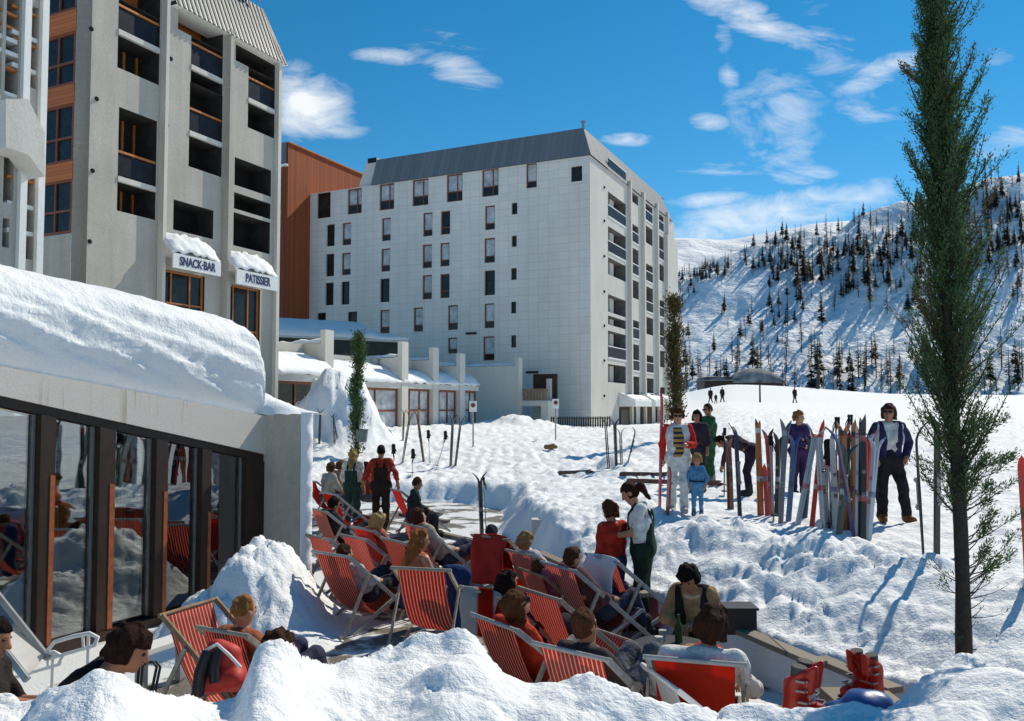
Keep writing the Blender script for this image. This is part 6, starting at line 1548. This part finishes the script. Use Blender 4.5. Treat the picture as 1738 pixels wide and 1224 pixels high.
# skis lying on the snow
for lab, u0, v0, u1, v1, c in [('dark brown skis lying on the snow behind the woman in white trousers', 1062, 808, 1140, 812, ((.10, .04, .025), BK)), ('reddish skis lying flat nearer the blue child', 1075, 820, 1232, 826, ((.16, .05, .03), BK)), ('single dark ski lying on the snow left of the fallen pairs', 955, 806, 1008, 806, ((.10, .07, .04), BK))]:
    a_, b__ = on_ground(u0, v0), on_ground(u1, v1); 
    for q in (a_, b__): q.z += .05
    ski_set(lab, a_, b__, c, 2, 1.2, .09, 'skis lying on the snow', w=.10)
# posts with round signs
for u, vb, vt, lab in ((803, 757, 684, 'thin pole with a small white notice in front of the arcade'), (943, 747, 680, 'thin pole with a small white notice in front of the slatted fence')):
    p = on_ground(u, vb, 20, 60); t = P(u, vt, p.y); sg = thing('sign_post', p, lab, 'sign')
    b = MB(); b.tube([p-Vector((0, 0, .2)), t], .035, 6); b.build('pole', m_steel, sg)
    b = MB(); b.box(t-Vector((0, .05, .15)), (.32, .04, .46)); bd = b.build('board', m_white, sg, .01)
    b = MB(); b.tube([t+Vector((-.0, -.075, -.10)), t+Vector((0, -.085, -.10))], .10, 12); b.build('emblem', cloth((.20, .07, .05)), bd)
p = on_ground(935, 762, 20, 60); b = MB(); b.v
f = Field((-.4, -.3, -.1), (.4, .3, .4), .03); f.cap((-.2, 0, .08), (.2, 0, .08), .10, .08, .05); f.cap((0, 0, .1), (.1, .05, .16), .09, .07, .05); f.into(b); b.v = [(x+p.x, y+p.y, z+p.z) for x, y, z in b.v]
tag(b.build('bag', cloth((.25, .15, .06))), 'small tan bag lying on the snow in front of the slatted fence', 'bag')
for u, v, lab in ((1290, 683, 'slim slalom pole with dark band on the far slope'), (1389, 668, 'dark post at the foot of the far hillside')):
    p = on_ground(u, v, 60, 170) if u < 1300 else P(u, 668, 149); 
    if u > 1300: p.z = gz(p.x, p.y)
    b = MB(); b.tube([p-Vector((0, 0, .3)), p+Vector((0, 0, 2.2 if u < 1300 else 3.6))], [.12, .10] if u < 1300 else [.28, .24], 6); tag(b.build('snow_pole', M('dark post', (.05, .03, .025))), lab, 'pole')
# mountain huts at the foot of the hill
for u0, u1, vt, vb, lab in ((1192, 1246, 627, 646, 'low grey hut roof at the foot of the snowy hillside, the smaller one'), (1242, 1335, 612, 650, 'wide low hut with a domed grey roof at the foot of the snowy hillside')):
    d = 176; a_, c_ = P(u0, vb, d), P(u1, vb, d); zt = P(u0, vt+12, d).z; z0 = gz(a_.x, d)-1; W_ = c_.x-a_.x
    ht = thing('mountain_hut', Vector(((a_.x+c_.x)/2, d, z0)), lab, 'hut')
    b = MB(); b.box(((a_.x+c_.x)/2, d+3.5, (z0+P(u0, vb-6, d).z)/2), (W_*.86, 7, P(u0, vb-6, d).z-z0)); b.build('wall', m_darkframe, ht)
    rows = []
    for i in range(19):
        t = i/18; row = []
        for k in range(9):
            s = k/8; hh = (math.sin(PI*min(1, max(0, t)))**.55)*math.sin(PI*s)**.6; row.append((a_.x+W_*t, d-.8+8.6*s, P(u0, vb-4, d).z+(zt-P(u0, vb-4, d).z)*hh-.5*(1-hh)+.45*float(pnoise(i*.55, k*.8, 7))*hh))
        rows.append(row)
    b = MB(); b.grid(rows); b.build('roof', M('frosted grey roofing', (.20, .22, .23), .9, .6, .5), ht, solid=.2)
# terrace edging boards and blocks
def plank(u0, v0, u1, v1, z, lab, w=.16):
    a_, c_ = GZ(u0, v0, z), GZ(u1, v1, z); d = (c_-a_); n_ = Vector((d.y, -d.x, 0)).normalized(); b = MB()
    b.bar(a_, c_, .05, w, 0, (0, 0, 1)); b.add([], []); o = b.build('edging_plank', m_plank, bevel=.006); tag(o, lab, 'plank', 'edging boards of the terrace')
m_plank = plank_mat('weathered board', (.16, .13, .10), (.30, .26, .20), .9, 0, 'X', .8, .02)
plank(1252, 1068, 1392, 1128, -.42, 'long weathered board edging the terrace, nearest the black crate'); plank(1390, 1118, 1520, 1172, -.44, 'weathered board edging the terrace behind the red ski boots'); plank(915, 938, 1005, 978, -.45, 'weathered board edging the terrace left of the girl in the red sweater'); plank(1030, 985, 1100, 1010, -.45, 'weathered board edging the terrace behind the woman in green dungarees')
q = GZ(920, 935, -.9); b = MB(); b.box((q.x, q.y, -.66), (.40, .30, .70)); tag(b.build('concrete_block', m_conc_w, bevel=.02), 'pale concrete block at the corner of the terrace edging', 'block')
c = P(1254, 1070, 8.1); cr = thing('crate', c, 'small black crate standing at the end of the long edging board', 'crate')
b = MB(); c.z = -.45
for x, y, sx_, sy in ((0, -.12, .28, .02), (0, .12, .28, .02), (-.13, 0, .02, .22), (.13, 0, .02, .22)): b.box((c.x+x, c.y+y, c.z+.12), (sx_, sy, .24))
b.box((c.x, c.y, c.z+.01), (.26, .22, .02)); b.build('box', m_black, cr, .005); b = MB(); b.box((c.x, c.y, c.z+.244), (.32, .28, .025)); b.build('rim', m_black, cr, .005)
# small red stool, little round table with things
p = GZ(712, 905, -.9); stl = thing('stool', p, 'small red wooden stool on the terrace below the man in black', 'stool'); mr_ = M('red painted wood', (.42, .06, .025), .5)
b = MB(); b.box((p.x, p.y, -.9+.44), (.56, .36, .04)); b.build('seat', mr_, stl, .008)
for x, y in ((-.24, -.14), (.24, -.14), (-.24, .14), (.24, .14)): b = MB(); b.box((p.x+x, p.y+y, -.69), (.07, .06, .42)); b.build('leg', mr_, stl, .006)
b = MB(); b.box((p.x, p.y-.14, -.66), (.12, .03, .42)); b.build('brace', mr_, stl, .006)
p = Vector((P(1140, 1075, 7.2).x, 7.2, -.9)); tbl = thing('table', p, 'small dark table cluttered in front of the man in the black vest', 'table')
b = MB(); b.tube([(p.x, p.y, -.36), (p.x, p.y, -.33)], .34, 24); b.build('table_top', m_black, tbl)
for a in range(3): b = MB(); b.tube([(p.x+.05*math.cos(a*2.1), p.y+.05*math.sin(a*2.1), -.36), (p.x+.25*math.cos(a*2.1), p.y+.25*math.sin(a*2.1), -.9)], .016, 6); b.build('leg', m_steel, tbl)
for i, (x, y, nm, col) in enumerate(((-.12, -.05, 'cup', (.6, .58, .5)), (.08, .1, 'bottle', (.05, .09, .03)), (.15, -.1, 'ashtray', (.35, .2, .1)), (-.05, .16, 'glass', (.4, .42, .4)))):
    b = MB(); z0 = -.33
    if nm == 'bottle': b.tube([(p.x+x, p.y+y, z0), (p.x+x, p.y+y, z0+.14), (p.x+x, p.y+y, z0+.18), (p.x+x, p.y+y, z0+.24)], [.034, .034, .014, .013], 10)
    elif nm == 'ashtray': b.tube([(p.x+x, p.y+y, z0), (p.x+x, p.y+y, z0+.03)], [.05, .06], 12)
    else: b.tube([(p.x+x, p.y+y, z0), (p.x+x, p.y+y, z0+.09)], [.028, .036], 10)
    tag(b.build(nm, cloth(col)), {'cup': 'pale cup', 'bottle': 'dark green bottle', 'ashtray': 'brown ashtray', 'glass': 'plain drinking glass'}[nm]+' on the small dark cluttered table', nm)
# ski boots (one pair red, one half hidden) and a blue bundle
def boot(label, loc, rz, s=1.0):
    root = thing('ski_boots', (0, 0, 0), label, 'ski boots', 'red ski boots on the bottom right snow')
    for k in (-1, 1):
        f = Field((k*.075-.11, -.2, -.04), (k*.075+.11, .26, .45), .011); x = k*.07
        f.cap((x, -.03, .06), (x, .15, .045), .055, .046, .04); f.cap((x, -.05, .05), (x, -.03, .24), .058, .062, .04); f.cap((x, -.03, .22), (x, .01, .33), .062, .058, .03); f.cap((x, .07, .22), (x, .10, .36), .032, .026, .03)
        f.cut(lambda X, Y, Z: -Z); f.cut(lambda X, Y, Z: Z-.32-(Y)*.55)
        b = MB(); f.into(b); sh = b.build('shell', m_boot, root)
        b = MB(); b.tube([(x, -.01, .26), (x, .005, .36)], [.046, .050], 12); b.build('liner', m_liner, sh)
        b = MB()
        for zz, yy in ((.10, .10), (.15, .06), (.22, .045), (.28, .045)):
            b = MB(); b.bar((x-.045, yy+.018, zz), (x+.045, yy+.018, zz), .010, .014, 0); b.box((x+k*.058, yy-.02, zz), (.018, .06, .014)); b.build('buckle', m_bind, sh)
        b = MB(); b.box((x, .05, .008), (.085, .30, .022)); b.build('sole', m_black, sh, .006)
    root.location = loc; root.rotation_euler = (R(0), 0, rz); root.scale = (s, s, s); return root
m_liner = M('dark felt liner', (.09, .085, .08), .9)
m_boot = M('red boot plastic', (.50, .025, .012), .3, .12, 8, .05)
q = P(1362, 1206, 5.75); boot('red ski boots standing upright beside the person with white sleeves', Vector((q.x, q.y, -.42)), R(235), 1.05)
q = P(1468, 1166, 6.2); boot('red ski boots behind the blue bundle on the bottom right snow', Vector((q.x, q.y, -.42)), R(120), .9)
b = MB(); b.box((P(1362, 1206, 5.75).x, 5.8, -.68), (.6, .5, .50)); tag(b.build('wooden_box', m_plank, bevel=.01), 'low board box under the upright red ski boots', 'box')
b = MB(); b.box((P(1468, 1166, 6.2).x, 6.2, -.68), (.5, .5, .50)); tag(b.build('wooden_box', m_plank, bevel=.01), 'low board box under the boots behind the blue bundle', 'box')
q = P(1468, 1190, 5.55); q.z = -.30
f = Field(np.array(q)-.4, np.array(q)+.4, .014); f.ell((q.x+.02, q.y, q.z+.05), (.17, .15, .10), None, .03); f.ell((q.x-.12, q.y+.02, q.z), (.13, .12, .06), None, .03); f.wob(.008, 30, 3); b = MB(); f.into(b); 
tag(b.build('bundle', M('shiny blue nylon', (.03, .09, .30), .35, .2, 8)), 'shiny blue bundle lying in front of the red ski boots at bottom right', 'bundle')
# backpack on the boy's chair
q = P(378, 1130, 5.5); bp_ = thing('backpack', Vector((q.x, q.y, q.z-.2)), 'red and black backpack with white piping hung behind the red-haired boy', 'backpack')
f = Field(np.array(q)-.35, np.array(q)+.35, .012); f.cap(q+Vector((-.07, 0, -.10)), q+Vector((-.03, 0, .10)), .09, .075, .05); f.cap(q+Vector((.08, 0, -.08)), q+Vector((.05, 0, .06)), .085, .07, .05); f.cap(q+Vector((-.08, -.07, -.08)), q+Vector((.09, -.07, -.06)), .07, .065, .04); f.wob(.006, 26, 2)
b = MB(); f.into(b); b.build('sack', M('red nylon', (.50, .03, .02), .6, .2, 7, .3, 30), bp_)
b = MB(); b.tube([q+Vector((-.06, -.10, .12)), q+Vector((-.09, -.15, 0)), q+Vector((-.11, -.14, -.14))], .042, 8); b.tube([q+Vector((.0, -.09, .13)), q+Vector((-.01, -.14, .03)), q+Vector((.0, -.15, -.06))], .034, 8); b.build('flap', m_black, bp_)
b = MB(); b.tube([q+Vector((-.14, -.09, .0)), q+Vector((-.09, -.11, .12)), q+Vector((.0, -.11, .17)), q+Vector((.08, -.11, .10)), q+Vector((.15, -.10, .02))], .012, 6); b.build('piping', m_white, bp_)
# white lounger, tube frame, at the left
q = GZ(40, 1130, -.5); lg = thing('lounger', Vector((q.x, q.y, -.9)), 'white lounger with grey frame and curved armrests at the left edge before the windows', 'lounger')
A0, A1 = P(-70, 985, 7.3), P(75, 1112, 7.0); Bf = Vector((.15, -.55, 0))
b = MB(); nn = A1-A0; 
b.grid([[A0.lerp(A1, i/8)+Bf*(k/6)-Vector((0, 0, .03*math.sin(PI*k/6))) for k in range(7)] for i in range(9)]); b.build('canvas', m_canvasw, lg, solid=.02)
for k, nm in ((0, 0), (1, 1)): b = MB(); e = Bf*k; b.bar(P(0, 985, 7.25)-(A1-A0).normalized()*.6+e, A1+e+(A1-A0).normalized()*.05, .04, .05, 0, Bf.normalized()); b.build('back_rail', m_steel, lg, .004)
for dx, dv in ((0, 0), (-60, 32)):
    pts = [P(78+dx, 1108+dv, 7.0), P(92+dx, 1090+dv, 7.0), P(125+dx, 1080+dv, 7.0), P(152+dx, 1075+dv, 7.0), P(166+dx, 1082+dv, 7.0), P(160+dx, 1096+dv, 7.0)]; b = MB(); b.tube(pts, .018, 8); b.tube([P(84+dx, 1118+dv, 7.0), P(160+dx, 1096+dv, 7.0)], .014, 8)
    b.tube([P(140+dx, 1077+dv, 7.0), P(142+dx, 1104+dv, 7.0)], .012, 6); b.tube([P(150+dx, 1080+dv, 7.0), (P(150+dx, 1080, 7).x, 7.0, -.9)], .014, 6); b.build('armrest', m_white, lg)
sd_ = thing('tube_stand', P(250, 1170, 5.6), 'low dark tube stand behind the snow, right of the man in black', 'stand')
for x in (0, 1):
    b = MB(); u0 = 232+x*6; 
    b.tube([P(u0, 1180, 5.6+x*.3), P(u0+4, 1130, 5.6+x*.3), P(u0+12, 1124, 5.6+x*.3), P(u0+28, 1124, 5.6+x*.3), P(u0+34, 1132, 5.6+x*.3), P(u0+24, 1180, 5.6+x*.3)], .010, 6); b.build('hoop', m_black, sd_)
# white-painted sledge-like bench by the windows
a_, c_ = P(232, 1108, 7.6), P(316, 1080, 8.1); b = MB(); b.bar(a_, c_, .06, .22, 0, (0, 0, 1)); bn = thing('bench', Vector((a_.x, a_.y, -.9)), 'low pale bench against the restaurant windows', 'bench'); b.build('seat', m_white, bn, .01)
for t in (.1, .9): q = a_.lerp(c_, t); b = MB(); b.box((q.x, q.y, (q.z-.9)/2), (.05, .16, q.z+.9-.04)); b.build('leg', m_steel, bn)
# clothes and things on the terrace
def heap(nm, lab, cat, pos, parts, col, h=.02):
    f = Field(np.array(pos)-.5, np.array(pos)+.5, h)
    for (o1, o2, r1, r2) in parts: f.cap(np.array(pos)+o1, np.array(pos)+o2, r1, r2, .05)
    f.wob(.010, 24, len(lab)); b = MB(); f.into(b); return tag(b.build(nm, cloth(col)), lab, cat)
q = P(772, 990, 9.2); heap('jacket', 'blue jacket hung beside the auburn girl', 'jacket', (q.x, q.y, -.3), [((-.08, 0, .24), (.10, 0, .20), .06, .06), ((0, 0, .18), (.03, 0, -.42), .10, .08), ((.12, 0, .16), (.14, 0, -.2), .05, .045)], (.02, .05, .14))
q = P(920, 985, 10.2); heap('anorak', 'pink and blue anorak heaped on the terrace right of the red towel', 'anorak', (q.x, q.y, -.62), [((-.15, 0, 0), (.15, 0, 0), .12, .1), ((0, 0, .05), (.2, .1, .1), .09, .08)], (.40, .05, .10))
q = P(960, 1000, 10.3); heap('blanket', 'pale crumpled blanket on the terrace before the girl in red', 'blanket', (q.x, q.y, -.75), [((-.25, 0, 0), (.1, 0, 0), .1, .09), ((.1, 0, .0), (.2, .15, 0), .09, .08)], (.45, .42, .42))
q = P(1112, 1020, 10.2); heap('straw_bag', 'straw coloured bag on the terrace behind the large towel-draped chair', 'bag', (q.x, q.y, -.62), [((-.10, 0, .0), (.08, 0, .02), .09, .09), ((-.12, 0, -.12), (.10, 0, -.12), .11, .10)], (.38, .20, .07))
q = P(580, 1090, 7.6)
for k_, nm_ in ((0, 'nearer'), (1, 'farther')): heap('shoe', 'worn brown shoe under the chair beside the snow pile, the %s of two' % nm_, 'shoe', (q.x+.15, q.y-.2+k_*.16, -.84), [((-.12, 0, 0), (.12, 0, -.01), .05, .045), ((-.12, 0, .02), (-.10, 0, .05), .04, .045)], (.30, .10, .05), .012)
for nm_, lab_, ct_, u_, v_, d_, c_ in (('sweater', 'rolled dark blue sweater on the terrace under the square-on striped chair', 'sweater', 700, 1068, 7.9, (.03, .04, .10)), ('sweater', 'grey sweater dropped on the terrace left of the square-on striped chair', 'sweater', 640, 1050, 8.2, (.22, .22, .23)),
    ('anorak', 'orange anorak dropped on the terrace right of the woman with upturned face', 'anorak', 930, 1040, 7.6, (.48, .10, .03)), ('bag', 'dark shoulder bag on the terrace in front of the towelled chair', 'bag', 1010, 1085, 7.4, (.03, .025, .02)), ('sweater', 'cream sweater on the terrace boards behind the dark red towel', 'sweater', 790, 930, 12.4, (.50, .45, .36))):
    q = P(u_, v_, d_); heap(nm_, lab_, ct_, (q.x, q.y, -.82), [((-.16, 0, 0), (.12, .03, .0), .08, .07), ((0, -.1, 0), (.10, .12, .03), .07, .06), ((-.1, .05, .05), (.05, 0, .06), .05, .05)], c_)
q = P(870, 995, 9.9); heap('rug', 'dark wool rug thrown on the terrace below the red towel', 'rug', (q.x, q.y, -.78), [((-.3, 0, 0), (.3, 0, 0), .1, .1), ((0, .1, 0), (.2, -.2, 0), .1, .1)], (.03, .025, .03))
# dark gravel boards near the rear of the terrace
for i, (u0, v0, u1, v1) in enumerate(((745, 905, 905, 940), (680, 872, 760, 885), (760, 925, 880, 928))):
    a_, c_ = GZ(u0, v0, -.86), GZ(u1, v1, -.86); b = MB(); b.bar(a_, c_, .06, .14, 0, (0, 0, 1)); tag(b.build('duckboard', m_plank), ('long board lying across the terrace behind the red towel', 'short board lying beside the small red stool', 'board lying left of the dark red towel')[i], 'board', 'boards lying on the terrace')
